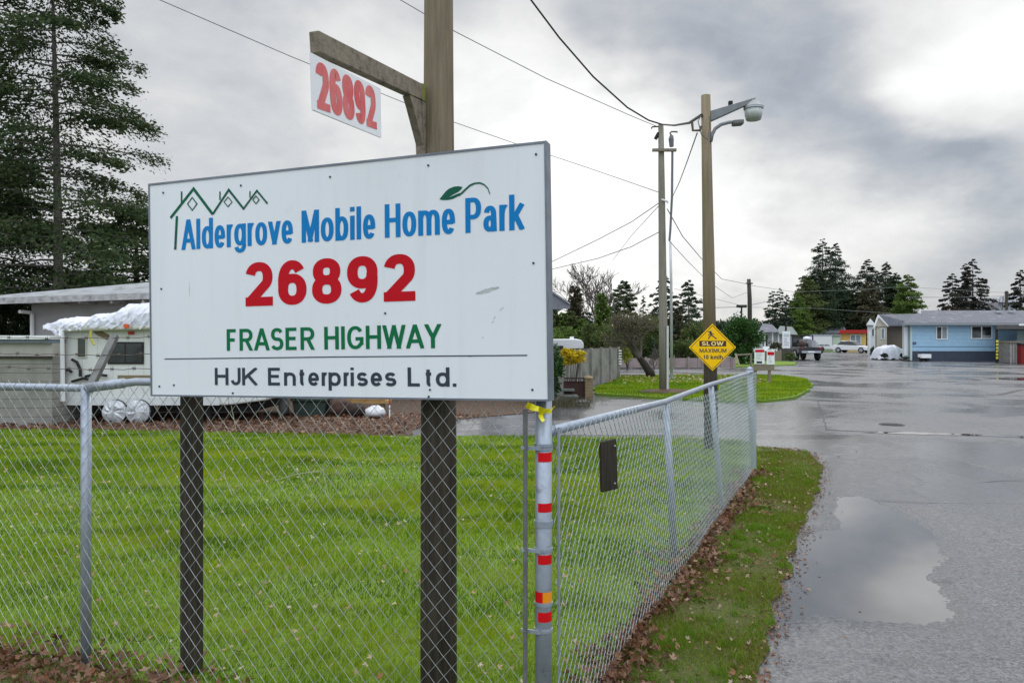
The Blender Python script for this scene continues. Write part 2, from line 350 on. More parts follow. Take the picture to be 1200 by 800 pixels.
class MB:
    def __init__(s): s.v = []; s.f = []
    def add(s, vs, fs):
        k = len(s.v); s.v += [tuple(p) for p in vs]; s.f += [tuple(i + k for i in q) for q in fs]; return s
    def obox(s, o, a, b, c):
        o, a, b, c = Vector(o), Vector(a), Vector(b), Vector(c)
        vs = [o, o + a, o + a + b, o + b, o + c, o + a + c, o + a + b + c, o + b + c]
        fs = [(0, 3, 2, 1), (4, 5, 6, 7), (0, 1, 5, 4), (1, 2, 6, 5), (2, 3, 7, 6), (3, 0, 4, 7)]
        if a.cross(b).dot(c) < 0: fs = [q[::-1] for q in fs]
        return s.add(vs, fs)
    def box(s, x0, x1, y0, y1, z0, z1): return s.obox((x0, y0, z0), (x1 - x0, 0, 0), (0, y1 - y0, 0), (0, 0, z1 - z0))
    def cbox(s, c, size, rz=0):
        u = Vector((math.cos(rz), math.sin(rz), 0)); v = Vector((-u.y, u.x, 0)); c = Vector(c)
        return s.obox(c - u * size[0] / 2 - v * size[1] / 2 - Vector((0, 0, size[2] / 2)), u * size[0], v * size[1], (0, 0, size[2]))
    def tube(s, pts, r, n=8, cap=True):
        pts = [Vector(p) for p in pts]; m = len(pts)
        rs = list(r) if isinstance(r, (list, tuple)) else [r] * m
        k = len(s.v); prev = None
        for i, p in enumerate(pts):
            t = (pts[min(i + 1, m - 1)] - pts[max(i - 1, 0)])
            t = t.normalized() if t.length > 1e-9 else Vector((0, 0, 1))
            if prev is None:
                a = Vector((1, 0, 0)) if abs(t.x) < .8 else Vector((0, 1, 0))
                a = (a - t * a.dot(t)).normalized()
            else:
                a = prev - t * prev.dot(t)
                a = a.normalized() if a.length > 1e-6 else t.orthogonal().normalized()
            prev = a; b = t.cross(a)
            for j in range(n):
                q = 2 * math.pi * j / n; s.v.append(tuple(p + (a * math.cos(q) + b * math.sin(q)) * rs[i]))
        for i in range(m - 1):
            for j in range(n):
                j2 = (j + 1) % n; s.f.append((k + i * n + j, k + i * n + j2, k + (i + 1) * n + j2, k + (i + 1) * n + j))
        if cap:
            s.f.append(tuple(k + j for j in range(n))[::-1]); s.f.append(tuple(k + (m - 1) * n + j for j in range(n)))
        return s
    def prism(s, pts, vec):
        pts = [Vector(p) for p in pts]; vec = Vector(vec); n = len(pts)
        nr = Vector((0, 0, 0))
        for i in range(n): nr += pts[i].cross(pts[(i + 1) % n])
        if nr.dot(vec) > 0: pts = pts[::-1]
        vs = pts + [p + vec for p in pts]
        fs = [tuple(range(n)), tuple(range(2 * n - 1, n - 1, -1))] + [(i, i + n, (i + 1) % n + n, (i + 1) % n) for i in range(n)]
        return s.add(vs, fs)
    def poly(s, pts): return s.add(pts, [tuple(range(len(pts)))])
    def sphere(s, c, r, n=10, m=7):
        c = Vector(c); r = (r, r, r) if isinstance(r, (int, float)) else r
        vs = []; fs = []
        for i in range(m + 1):
            th = math.pi * i / m
            for j in range(n):
                ph = 2 * math.pi * j / n
                vs.append((c.x + r[0] * math.sin(th) * math.cos(ph), c.y + r[1] * math.sin(th) * math.sin(ph), c.z + r[2] * math.cos(th)))
        for i in range(m):
            for j in range(n): fs.append((i * n + j, (i + 1) * n + j, (i + 1) * n + (j + 1) % n, i * n + (j + 1) % n))
        return s.add(vs, fs)
    def build(s, name, material, parent=None, loc=(0, 0, 0), smooth=False, bevel=0):
        off = WL[parent.name] if parent is not None else Vector(loc)
        me = bpy.data.meshes.new(name)
        me.from_pydata([(p[0] - off[0], p[1] - off[1], p[2] - off[2]) for p in s.v], [], s.f)
        me.update()
        if smooth: me.polygons.foreach_set('use_smooth', [True] * len(me.polygons))
        o = link(name, me, material, parent, loc)
        if bevel:
            b = o.modifiers.new('bevel', 'BEVEL'); b.width = bevel; b.segments = 2; b.limit_method = 'ANGLE'
        return o
def npmesh(name, V, k, material, parent=None, loc=(0, 0, 0), faces=None):
    """V: (n*k,3) array, every k vertices one face (or `faces` index array)"""
    off = np.array(WL[parent.name] if parent is not None else loc, dtype=float)
    V = np.asarray(V, dtype=float).reshape(-1, 3) - off
    if faces is None: faces = np.arange(len(V)).reshape(-1, k)
    me = bpy.data.meshes.new(name)
    me.vertices.add(len(V)); me.vertices.foreach_set('co', V.astype(np.float32).ravel())
    me.loops.add(faces.size); me.loops.foreach_set('vertex_index', faces.astype(np.int32).ravel())
    me.polygons.add(len(faces)); me.polygons.foreach_set('loop_start', (np.arange(len(faces)) * faces.shape[1]).astype(np.int32))
    me.update(calc_edges=True); me.validate()
    return link(name, me, material, parent, loc)
def unit(a): return a / np.maximum(np.linalg.norm(a, axis=-1, keepdims=True), 1e-9)
def kites(rng, C, D, ln, wd):
    """leaf faces: a kite round each centre C, along D"""
    D = unit(D); S = unit(np.cross(D, unit(rng.normal(size=D.shape)) + np.array([0, 0, .6])))
    ln = np.broadcast_to(ln, len(C))[:, None]; wd = np.broadcast_to(wd, len(C))[:, None]
    return np.stack([C - D * ln / 2, C + S * wd / 2 + D * ln * .1, C + D * ln / 2, C - S * wd / 2 + D * ln * .1], 1).reshape(-1, 3)

# ------------------------------------------------------------------ plants
def conifer(name, label, cat, base, h, r, seed, nb=60, per=60, leaf=.16, hb=.08, droop=.25, lift=.15, shape=.9, lmat=None, bmat=None,
            jit=.35, tr=None, group=None, flat=.10, spread=.42, tip=.0, lean=(0, 0)):
    rng = np.random.default_rng(seed); bx, by, bz = base
    t = thing(name, label, cat, base, group)
    tr = tr or h * .014
    tb = MB()
    tb.tube([(bx + lean[0] * q * q, by + lean[1] * q * q, bz + h * q) for q in (0, .15, .35, .6, .8, .995)], [tr * 1.25, tr, tr * .8, tr * .52, tr * .28, tr * .06], 9)
    Cs = []; Ds = []; Ls = []
    for i in range(nb):
        q = (i + rng.random()) / nb
        z = h * (hb + (1 - hb) * q ** .92)
        L = r * ((1 - q) ** shape + .05) * rng.uniform(1 - jit, 1 + jit * .5) * min(1, .55 + q * 3)
        az = i * 2.39996 + rng.normal() * .35
        d = np.array([math.cos(az), math.sin(az), 0]); s = np.array([-d[1], d[0], 0])
        o = np.array([bx + lean[0] * (z / h) ** 2, by + lean[1] * (z / h) ** 2, bz + z])
        lf = lift + rng.normal() * .10 + q * tip; dr = droop * rng.uniform(.5, 1.4)
        pt = lambda u: o + d * L * u[:, None] + np.array([0, 0, 1]) * ((lf * u - dr * u * u) * L)[:, None]
        us = np.linspace(0, 1, 5)
        tb.tube([Vector(p) for p in pt(us)], [max(tr * .28 * (1 - q * .6), .01) * (1 - .85 * u) + .004 for u in us], 4, False)
        m = max(6, int(per * (L / r) ** .8))
        # branchlets carry clumps of needles
        nt = max(3, m // 7); bu = rng.beta(1.7, 1.1, nt) * .95 + .05; side = rng.choice([-1, 1], nt)
        bl = spread * L * (1 - bu) ** .5 * (.4 + .6 * rng.random(nt)) + .05 * L
        k = 7
        v = rng.random((nt, k)) ** .8
        C = pt(bu)[:, None, :] + (s[None] * side[:, None])[:, None, :] * (bl[:, None] * v)[..., None] + d[None, None] * (bl[:, None] * v * .55)[..., None]
        C = C + np.array([0, 0, 1])[None, None] * (-(v ** 2) * bl[:, None] * .35)[..., None] + rng.normal(size=C.shape) * np.array([1, 1, .8]) * flat * L * .5
        D = d[None, None] * .8 + (s[None] * side[:, None])[:, None, :] * .8 + rng.normal(size=C.shape) * .45 - np.array([0, 0, .25])
        Cs.append(C.reshape(-1, 3)); Ds.append(D.reshape(-1, 3)); Ls.append(np.full(nt * k, leaf * (.75 + .5 * rng.random())))
    C = np.concatenate(Cs); D = np.concatenate(Ds); L = np.concatenate(Ls) * rng.uniform(.6, 1.3, len(C))
    tb.build('trunk', bmat or M_bark, t, smooth=True)
    npmesh('crown', kites(rng, C, D, L, L * .42), 4, lmat or L_far, t)
    return t
def bushcloud(rng, c, r, n, leaf, lumps=26, fill=.35, up=.2):
    """leaf kites gathered into clumps over an uneven ellipsoid"""
    c = np.array(c); r = np.array(r)
    u = unit(rng.normal(size=(lumps, 3))); rad = rng.uniform(.62, 1.02, lumps)[:, None]
    inner = rng.random(lumps) < fill; rad[inner] *= rng.uniform(.3, .8, inner.sum())[:, None]
    cc = c + u * rad * r * .82
    idx = rng.integers(0, lumps, n); off = rng.normal(size=(n, 3)); off = unit(off) * (rng.random((n, 1)) ** .45)
    C = cc[idx] + off * r * rng.uniform(.2, .36, lumps)[idx][:, None]
    D = unit(C - c) + rng.normal(size=C.shape) * .6 + np.array([0, 0, up])
    L = leaf * rng.uniform(.6, 1.35, n)
    keep = C[:, 2] > .02
    return C[keep], D[keep], L[keep]
def shrub(name, label, cat, base, r, n, leaf, lmat, seed, stems=5, lumps=26, group=None, zc=None, part='foliage', bmat=None):
    rng = np.random.default_rng(seed); t = thing(name, label, cat, base, group)
    c = (base[0], base[1], base[2] + (zc if zc is not None else r[2] * .95))
    C, D, L = bushcloud(rng, c, r, n, leaf, lumps)
    sm = MB()
    for k in range(stems):
        a = rng.uniform(0, 6.28); e = rng.uniform(.2, .7)
        sm.tube([base, (base[0] + math.cos(a) * r[0] * .2, base[1] + math.sin(a) * r[1] * .2, base[2] + r[2] * .5),
                 (base[0] + math.cos(a) * r[0] * e, base[1] + math.sin(a) * r[1] * e, c[2] + r[2] * .3)], [.03 * r[2] + .008, .02 * r[2] + .006, .006], 5)
    sm.build('stem', bmat or M_bark, t)
    npmesh(part, kites(rng, C, D, L, L * .55), 4, lmat, t)
    return t
def bare_tree(name, label, cat, base, h, seed, bmat, tr, depth=5, spread=.55, group=None, trunk_pts=None, nsplit=3, minr=.006, buds=None, grow=.72, first=.32):
    rng = random.Random(seed); t = thing(name, label, cat, base, group)
    trunk = MB(); br = MB(); tips = []
    def grow_b(p, d, L, r, k):
        pts = [p]; q = p.copy(); dd = d.copy()
        for i in range(3):
            dd = (dd + Vector((rng.gauss(0, .13), rng.gauss(0, .13), rng.gauss(.05, .1)))).normalized()
            q = q + dd * L / 3; pts.append(q.copy())
        rr = [max(r * (1 - .17 * i), minr) for i in range(4)]
        (trunk if k == depth else br).tube(pts, rr, 7 if k >= depth - 1 else 4, k <= 1)
        if k == 0: tips.append(q.copy()); return
        for j in range(nsplit + (1 if k < depth - 1 else 0)):
            a = rng.uniform(0, 6.28); o = dd.orthogonal().normalized(); b = dd.cross(o)
            nd = (dd * (1 - spread * rng.uniform(.5, 1.1)) + (o * math.cos(a) + b * math.sin(a)) * spread * rng.uniform(.7, 1.2) + Vector((0, 0, .12))).normalized()
            st = pts[3] if j == 0 else pts[rng.choice([1, 2, 2, 3])]
            grow_b(st, nd, L * grow * rng.uniform(.75, 1.15), r * .55, k - 1)
    b = Vector(base)
    if trunk_pts:
        tp = [b + Vector(p) for p in trunk_pts]
        trunk.tube(tp, [tr * (1.25 - .45 * i / (len(tp) - 1)) for i in range(len(tp))], 9)
        dirn = (tp[-1] - tp[-2]).normalized()
        for j in range(4):
            grow_b(tp[-1] if j < 3 else tp[-2], (dirn + Vector((rng.gauss(0, .6), rng.gauss(0, .4), rng.uniform(0, .4)))).normalized(), h * first, tr * .6, depth - 1)
    else:
        grow_b(b, Vector((0, 0, 1)), h * first, tr, depth)
    trunk.build('trunk', bmat, t, smooth=True); br.build('branches', M_twig, t)
    if buds:
        r2 = np.random.default_rng(seed); T = np.array([tuple(p) for p in tips]); C = np.repeat(T, buds[1], 0)
        C = C + r2.normal(size=C.shape) * buds[2]
        npmesh('leaves', kites(r2, C, r2.normal(size=C.shape), buds[3], buds[3] * .5), 4, buds[0], t)
    return t

# ------------------------------------------------------------------ lettering (drawn strokes)
ADV = dict(zip('AEFGHIJKLMOPRSUWXYabdeghiklmnoprstv', (722, 667, 611, 778, 722, 278, 556, 722, 611, 833, 778, 667, 722, 667, 722, 944, 667, 667,
                                                    556, 611, 611, 556, 611, 611, 278, 556, 278, 889, 611, 611, 611, 389, 556, 333, 556)))
ADV.update({c: 556 for c in '0123456789'}); ADV.update({' ': 278, '.': 278, '/': 278})
SB = {c: .01 for c in 'AWXYvkK'}
def arc(cx, cy, rx, ry, a0, a1, n=18, e=2.25):
    out = []
    for i in range(n + 1):
        a = R(a0 + (a1 - a0) * i / n); c, s = math.cos(a), math.sin(a)
        out.append((cx + rx * math.copysign(abs(c) ** (2 / e), c), cy + ry * math.copysign(abs(s) ** (2 / e), s)))
    return out
def ell(cx, cy, rx, ry): return arc(cx, cy, rx, ry, 0, 360, 32)[:-1] + ['close']
def Spath(): return arc(.5, .745, .46, .255, 22, 268, 16) + arc(.5, .25, .5, .25, 88, -158, 16)
GL = {
    '2': [arc(.5, .70, .49, .30, 168, -38, 18) + [(.02, .02), (-.3, -.28)], [(-.5, 0), (1.5, 0)]],
    '6': [ell(.5, .31, .5, .31), arc(.5, .5, .5, .5, 200, 38, 18)], '9': [ell(.5, .69, .5, .31), arc(.5, .5, .5, .5, 20, -142, 18)],
    '8': [ell(.5, .265, .5, .265), ell(.5, .765, .45, .235)], '0': [ell(.5, .5, .5, .5)], '1': [[(.15, .78), (.6, 1), (.6, 0)]],
    'A': [[(-.08, -.2), (.56, 1.2)], [(1.08, -.2), (.44, 1.2)], [(.17, .27), (.83, .27)]], 'E': [[(1, 1), (0, 1), (0, 0), (1, 0)], [(0, .52), (.9, .52)]],
    'F': [[(1, 1), (0, 1), (0, -.2)], [(0, .5), (.85, .5)]], 'G': [arc(.5, .5, .5, .5, 35, 318, 26) + [(1, .2), (1, .44), (.52, .44)]],
    'H': [[(0, -.2), (0, 1.2)], [(1, -.2), (1, 1.2)], [(0, .52), (1, .52)]], 'I': [[(.5, -.2), (.5, 1.2)]],
    'J': [[(1, 1.2), (1, .34)] + arc(.5, .3, .5, .3, -8, -172, 14)], 'K': [[(0, -.2), (0, 1.2)], [(1, 1.1), (.02, .34)], [(.34, .58), (1, -.1)]],
    'L': [[(0, 1.2), (0, 0), (1, 0)]], 'M': [[(0, -.2), (0, 1.2)], [(1, -.2), (1, 1.2)], [(-.02, 1.15), (.56, -.05)], [(1.02, 1.15), (.44, -.05)]], 'O': [ell(.5, .5, .5, .5)],
    'P': [[(0, -.2), (0, 1.2)], [(0, 1), (.45, 1)] + arc(.5, .72, .5, .28, 84, -84, 12) + [(.45, .44), (0, .44)]],
    'R': [[(0, -.2), (0, 1.2)], [(0, 1), (.45, 1)] + arc(.48, .74, .49, .26, 84, -84, 12) + [(.45, .48), (0, .48)], [(.48, .52), (1.06, -.16)]],
    'S': [Spath()], 'U': [[(0, 1.2), (0, .36)] + arc(.5, .34, .5, .34, 180, 360, 16) + [(1, .36), (1, 1.2)]],
    'W': [[(-.04, 1.2), (.30, -.2)], [(.20, -.2), (.54, 1.2)], [(.46, 1.2), (.80, -.2)], [(.70, -.2), (1.04, 1.2)]], 'X': [[(0, -.1), (1, 1.1)], [(0, 1.1), (1, -.1)]],
    'Y': [[(-.08, 1.15), (.52, .40)], [(1.08, 1.15), (.48, .40)], [(.5, .48), (.5, -.2)]],
    'a': [arc(.48, .70, .42, .30, 165, 5, 14) + [(.93, .3), (.97, -.2)], ell(.44, .27, .44, .27)],
    'b': [[(0, -.2), (0, 2)], ell(.5, .5, .5, .5)], 'd': [[(1, -.2), (1, 2)], ell(.5, .5, .5, .5)],
    'e': [[(.03, .47), (1.1, .47)], [(1, .40)] + arc(.5, .5, .5, .5, 2, 322, 26)], 'g': [ell(.5, .53, .5, .47), [(1, 1.2), (1, -.05)] + arc(.5, -.03, .5, .30, 0, -165, 14)],
    'h': [[(0, -.2), (0, 2)], arc(.5, .6, .5, .4, 178, 0, 14) + [(1, -.2)]], 'i': [[(.5, -.2), (.5, 1.2)], 'dot'],
    'k': [[(0, -.2), (0, 2)], [(1, 1.1), (.02, .32)], [(.34, .6), (1, -.1)]], 'l': [[(.5, -.2), (.5, 2)]],
    'm': [[(0, -.2), (0, 1.2)], arc(.25, .6, .25, .4, 178, 0, 14) + [(.5, -.2)], arc(.75, .6, .25, .4, 178, 0, 14) + [(1, -.2)]],
    'n': [[(0, -.2), (0, 1.2)], arc(.5, .6, .5, .4, 178, 0, 14) + [(1, -.2)]], 'o': [ell(.5, .5, .5, .5)],
    'p': [[(0, -.6), (0, 1.2)], ell(.5, .5, .5, .5)], 'r': [[(0, -.2), (0, 1.2)], arc(.75, .58, .75, .42, 178, 70, 12)],
    's': [Spath()], 't': [[(.4, 1.42), (.4, .3)] + arc(.85, .25, .45, .25, 182, 272, 8), [(-.1, 1), (1.05, 1)]],
    'v': [[(-.06, 1.2), (.58, -.2)], [(1.06, 1.2), (.42, -.2)]], '.': ['fullstop'], '/': [[(0, -.1), (1, 1.1)]],
}
DESC, XH = -.28, .735
def clip(poly, ax, lim, sign):
    out = []
    for i in range(len(poly)):
        a, b = poly[i], poly[(i + 1) % len(poly)]; ia, ib = (a[ax] - lim) * sign <= 1e-9, (b[ax] - lim) * sign <= 1e-9
        if ia: out.append(a)
        if ia != ib:
            t = (lim - a[ax]) / (b[ax] - a[ax]); out.append((a[0] + (b[0] - a[0]) * t, a[1] + (b[1] - a[1]) * t))
    return out
def strip(path, t, closed=False, tv=None):
    """quads of constant width along a 2-D path, mitred"""
    n = len(path); L = []; Rr = []
    for i in range(n):
        p = path[i]; a = path[i - 1] if (i > 0 or closed) else None; b = path[(i + 1) % n] if (i < n - 1 or closed) else None
        def nrm(u, v):
            dx, dy = v[0] - u[0], v[1] - u[1]; l = math.hypot(dx, dy) or 1; return (-dy / l, dx / l)
        if a is None: m = nrm(p, b); k = 1
        elif b is None: m = nrm(a, p); k = 1
        else:
            n1_, n2_ = nrm(a, p), nrm(p, b); m = (n1_[0] + n2_[0], n1_[1] + n2_[1]); l = math.hypot(*m)
            if l < .3: m = n1_; k = 1
            else: m = (m[0] / l, m[1] / l); k = min(1 / max(m[0] * n1_[0] + m[1] * n1_[1], .2), 3.2)
        hx = t / 2 * k; hy = (tv or t) / 2 * k
        L.append((p[0] + m[0] * hx, p[1] + m[1] * hy)); Rr.append((p[0] - m[0] * hx, p[1] - m[1] * hy))
    return [[L[i], Rr[i], Rr[(i + 1) % n], L[(i + 1) % n]] for i in range(n if closed else n - 1)]
NST = {c: 1.0 for c in 'lIi.'}; NST.update({'r': 1.65, 't': 2.3, 'E': 1.5, 'F': 1.4, 'L': 1.4, 'm': 3, 'M': 2.6, 'W': 2.6, ' ': .9, '/': 1, '1': 1.3})
def text(s, width, cap, t, tv=None):
    """-> list of (polygon, layer) in a box `width` by `cap` (baseline at 0); stems keep their weight when a line is condensed"""
    lsb = lambda c: SB.get(c, .05)
    tv = tv or t * .9
    cw = lambda c: max(ADV[c] / 1000 - 2 * lsb(c) - NST.get(c, 2) * .15, 0) if c != ' ' else ADV[c] / 1000
    if ADV: cw2 = {c: (0 if c in 'lIi.' else cw(c)) for c in s}
    gp2 = lambda a, b: (lsb(a) + lsb(b)) * (.15 if a == 'r' else 1)
    gaps = sum(gp2(a, b) for a, b in zip(s, s[1:]) if a != ' ' and b != ' ')
    em = (width - sum(NST.get(c, 2) for c in s) * t) / (sum(cw2[c] for c in s) + gaps)
    x = 0; out = []
    for n_, c in enumerate(s):
        if n_ and c != ' ' and s[n_ - 1] != ' ': x += gp2(s[n_ - 1], c) * em
        ow = cw2[c] * em + NST.get(c, 2) * t
        if c != ' ':
            x0, x1 = x, x + ow
            low = c.islower(); H = XH * cap if low else cap
            layer = 0
            for path in GL[c]:
                if path in ('dot', 'fullstop'):
                    cxm = (x0 + x1) / 2; y0 = cap * .86 if path == 'dot' else 0
                    out.append(([(cxm - t / 2, y0), (cxm + t / 2, y0), (cxm + t / 2, y0 + (cap * .14 if path == 'dot' else tv)), (cxm - t / 2, y0 + (cap * .14 if path == 'dot' else tv))], layer)); continue
                closed = path[-1] == 'close'; pp = path[:-1] if closed else path
                q = [(x0 + t / 2 + a * (x1 - x0 - t), tv / 2 + b * (H - tv)) for a, b in pp]
                top = cap if (c in 'bdhkl') else (cap * .93 if c == 't' else H)
                for quad in strip(q, t, closed, tv):
                    for ax, lim, sg in ((0, x1, 1), (0, x0, -1), (1, top, 1), (1, DESC * cap if c in 'gp' else 0, -1)):
                        if quad: quad = clip(quad, ax, lim, sg)
                    if len(quad) > 2: out.append((quad, layer))
                layer += 1
        x += ow
    return out
def flat_mesh(polys, o, u, v, nrm, lift=.001, step=.00012):
    """2-D polygons laid on a surface: origin o, axes u and v, normal nrm"""
    mb = MB(); o, u, v, nrm = Vector(o), Vector(u), Vector(v), Vector(nrm)
    for pts, layer in polys:
        z = lift + layer * step
        mb.add([o + u * a + v * b + nrm * z for a, b in pts], [tuple(range(len(pts)))])
    return mb

# ================================================================== GROUND
def sheet(name, pts, z, material, thick=.04, label=None):
    mb = MB(); mb.prism([(x, y, z - thick) for x, y in pts], (0, 0, thick))
    return tag(mb.build(name, material), kind='structure')
def rag(pts, seed, step=.35, amp=.05):
    """roughen an outline"""
    rng = random.Random(seed); out = []
    for i in range(len(pts)):
        a, b = Vector(pts[i]), Vector(pts[(i + 1) % len(pts)]); n = max(1, int((b - a).length / step))
        for k in range(n):
            q = a.lerp(b, k / n); out.append((q.x + rng.gauss(0, amp), q.y + rng.gauss(0, amp)))
    return out
FE = Vector((-.945, .327, 0)); FB = Vector((.327, .945, 0))      # along the front fence run, and away from the camera
C0 = Vector((.114, 2.625, 0))                                   # corner post
E1 = Vector((2.80, 8.40, 0))                                    # last post of the side run
RD = (E1 - C0).normalized(); RN = Vector((RD.y, -RD.x, 0))      # along the side run, and towards the road
fl = lambda s: C0 + FE * s
M_ground = lawnbase('ground_grass', (.06, .08, .03), (.09, .095, .045), (.09, .075, .05))
tag(MB().poly([(-2500, -300, -.06), (2500, -300, -.06), (2500, 4000, -.06), (-2500, 4000, -.06)]).build('ground', M_ground), kind='structure')
sheet('road', [(-2.6, 10.5), (0, 9.0), (0.2, -6), (60, -6), (120, 130), (20, 130), (2, 42), (-2.6, 42)], 0, M_asphalt, .05)
lawn_pts = [tuple(fl(11).xy), (-15, 12.1), G(150, 506), G(300, 509), G(440, 513), G(600, 512.5), G(780, 515), G(868, 519), G(886, 524),
            tuple((E1 + RN * .1).xy), tuple(C0.xy)]
sheet('lawn', rag(lawn_pts, 3, .3, .025), .028, M_lawn, .05)
verge_pts = [tuple(fl(11).xy), tuple(C0.xy), tuple(E1.xy), G(886, 525), G(920, 527), G(946, 531), G(958, 541), G(962, 552), G(958, 575), G(948, 600), G(932, 640),
             G(919, 685), G(906, 735), G(888, 785), (.93, 2.6), (.75, 1.2), (.7, -2), (-9, -2)]
VG = rag(verge_pts, 5, .16, .022)
sheet('verge', VG, .02, M_verge, .05)
isl_pts = [G(697, 463), G(760, 467), G(830, 471), G(895, 472), G(930, 467), G(945, 460), G(951, 453), G(946, 446), G(930, 442), G(900, 441), G(800, 441), G(727, 442), G(722, 447), G(697, 456)]
sheet('grass_island', rag(isl_pts, 6, .5, .05), .06, M_lawn, .1)
dirt_pts = [(-15, 12.15), G(150, 507), G(300, 510), G(440, 514), G(470, 512), G(505, 497), G(560, 489), G(640, 482), (0.8, 24), (-30, 24), (-30, 14)]
sheet('bare_soil', rag(dirt_pts, 7, .4, .06), .012, M_soil, .05)
far_verge = [G(846, 431), G(880, 430), G(932, 428), G(934, 425), (19, 60), (11, 60)]
sheet('far_grass_strip', rag(far_verge, 9, .6, .08), .05, M_lawn, .08)
sheet('far_lawn', [G(952, 412), G(986, 412.5), (46, 110), (30, 110)], .05, M_lawn, .08)

# puddle and standing water, tar seams, drain
pud = [(906, 741), (925, 735), (938, 726), (949, 720), (966, 720), (989, 723), (1008, 727), (1030, 728), (1052, 731), (1075, 731), (1109, 729), (1111, 718), (1107, 706), (1096, 690),
       (1086, 676), (1096, 664), (1105, 654), (1103, 644), (1097, 635), (1088, 624), (1075, 616), (1062, 608), (1052, 601), (1038, 594), (1026, 588), (1008, 582), (992, 583), (980, 588), (984, 597), (978, 605),
       (986, 614), (984, 622), (960, 622), (936, 630), (930, 642), (927, 652), (921, 668), (918, 690), (911, 716)]
def water_sheet(name, px, seed, z=.005, amp=.012):
    pts = rag([G(*p) for p in px], seed, .10, amp)
    return tag(MB().poly([(x, y, z) for x, y in pts]).build(name, M_water), kind='structure')
def vnoise(p, sc, seed, k_=7):
    rng = np.random.default_rng(seed); q = np.zeros(len(p))
    for k in range(k_):
        a = rng.uniform(0, 6.28); f = sc * rng.uniform(.5, 2.2); q += np.sin(p[:, 0] * f * math.cos(a) + p[:, 1] * f * math.sin(a) + rng.uniform(0, 6.28))
    return q / k_ * 2
def inpoly(pts, poly):
    x, y = pts[:, 0], pts[:, 1]; c = np.zeros(len(pts), bool); p = np.array(poly)
    for i in range(len(p)):
        (x0, y0), (x1, y1) = p[i - 1], p[i]
        m = ((y0 > y) != (y1 > y)); xx = (x1 - x0) * (y - y0) / ((y1 - y0) if y1 != y0 else 1e-9) + x0
        c ^= m & (x < xx)
    return c
def sdist(pts, poly):
    d = np.full(len(pts), 1e9); p = np.array(poly)
    for i in range(len(p)):
        a, b = p[i - 1], p[i]; ab = b - a; t = np.clip(((pts - a) @ ab) / (ab @ ab), 0, 1); d = np.minimum(d, np.linalg.norm(pts - a - t[:, None] * ab, axis=1))
    return np.where(inpoly(pts, poly), -d, d)
pool = [(1008, 536), (1022, 534), (1036, 535), (1030, 539), (1014, 541), (1000, 540)]
pool2 = [(985, 572), (1003, 562), (1018, 566), (1020, 577), (1000, 582)]
damp = [(966, 600), (968, 570), (975, 540), (985, 522), (1050, 520), (1055, 545), (1062, 575), (1070, 600), (1020, 590)]
gx, gy = np.meshgrid(np.linspace(.55, 5.6, 250), np.linspace(2.3, 11.6, 440), indexing='ij')
gp_ = np.column_stack([gx.ravel(), gy.ravel()])
wob_ = .030 * vnoise(gp_, 6, 3) + .005 * vnoise(gp_, 34, 4)
d_ = sdist(gp_, [G(*q) for q in pud]) + wob_
for pl_, k_ in (): d_ = np.minimum(d_, sdist(gp_, [G(*q) for q in pl_]) * k_ + wob_ * 1.6)
h_ = np.where(d_ < 0, np.maximum(.006 + d_ * .05, .0015), .006 + np.minimum(d_, .5) * .016)
dd_ = sdist(gp_, [G(*q) for q in damp]) + 4 * wob_
h_ = np.where(dd_ < .1, np.minimum(h_, np.maximum(.0066 + np.maximum(dd_, 0) * .05, np.where(d_ < 0, 0, .0066))), h_)
h_ += .0006 * vnoise(gp_, 24, 6) * np.clip(1 - np.abs(d_) * 2, .15, 1) + .0005 * vnoise(gp_, 110, 7)
e_ = np.minimum.reduce([gp_[:, 0] - .55, 5.6 - gp_[:, 0], gp_[:, 1] - 2.3, 11.6 - gp_[:, 1]])
h_ = np.maximum(np.minimum(h_, .0015 + np.maximum(e_, 0) * .02), .001)
idx = np.arange(250 * 440).reshape(250, 440)
fq = np.stack([idx[:-1, :-1], idx[1:, :-1], idx[1:, 1:], idx[:-1, 1:]], -1).reshape(-1, 4)
o = npmesh('road_surface', np.column_stack([gp_, h_]), 4, M_asphalt, faces=fq); tag(o, kind='structure')
o.data.polygons.foreach_set('use_smooth', [True] * len(o.data.polygons))
c_ = (1005, 660)
for nm_, pl_, c_ in (('puddle', pud, (1005, 660)), ):
    q_ = [G(c_[0] + (a - c_[0]) * 1.10, c_[1] + (b - c_[1]) * 1.07) for a, b in pl_]
    tag(MB().poly([(x, y, .0063 if pl_ is pool2 else .006) for x, y in q_]).build(nm_, M_water), kind='structure')
def water_sheet(name, px, seed, z=.005, amp=.012):
    pts = rag([G(*p) for p in px], seed, .10, amp)
    return tag(MB().poly([(x, y, z) for x, y in pts]).build(name, M_water), kind='structure')
water_sheet('standing_water', [(1012, 507.2), (1040, 506.4), (1080, 507), (1130, 508.6), (1230, 512.5), (1230, 514.4), (1160, 511.5), (1090, 509.3), (1045, 508.3)], 12, .005, .03)
water_sheet('standing_water', [(1150, 443), (1200, 442.5), (1260, 443), (1260, 445), (1190, 445.5)], 14, .005, .02)
def seam(pxs, wdt, seed):
    rng = random.Random(seed); pts = []
    for i in range(len(pxs) - 1):
        a, b = Vector(G(*pxs[i])), Vector(G(*pxs[i + 1])); n = max(2, int((b - a).length / .12))
        for k in range(n): q = a.lerp(b, k / n); pts.append((q.x + rng.gauss(0, .008), q.y + rng.gauss(0, .014)))
    pts.append(G(*pxs[-1]))
    ql = strip(pts, wdt); z_ = .0042 if pts[0][1] > 11.7 else .014
    mb = MB()
    for q in ql: mb.add([(x, y, z_) for x, y in q], [(0, 1, 2, 3)])
    tag(mb.build('tar_seam', M_tarmark), kind='structure')
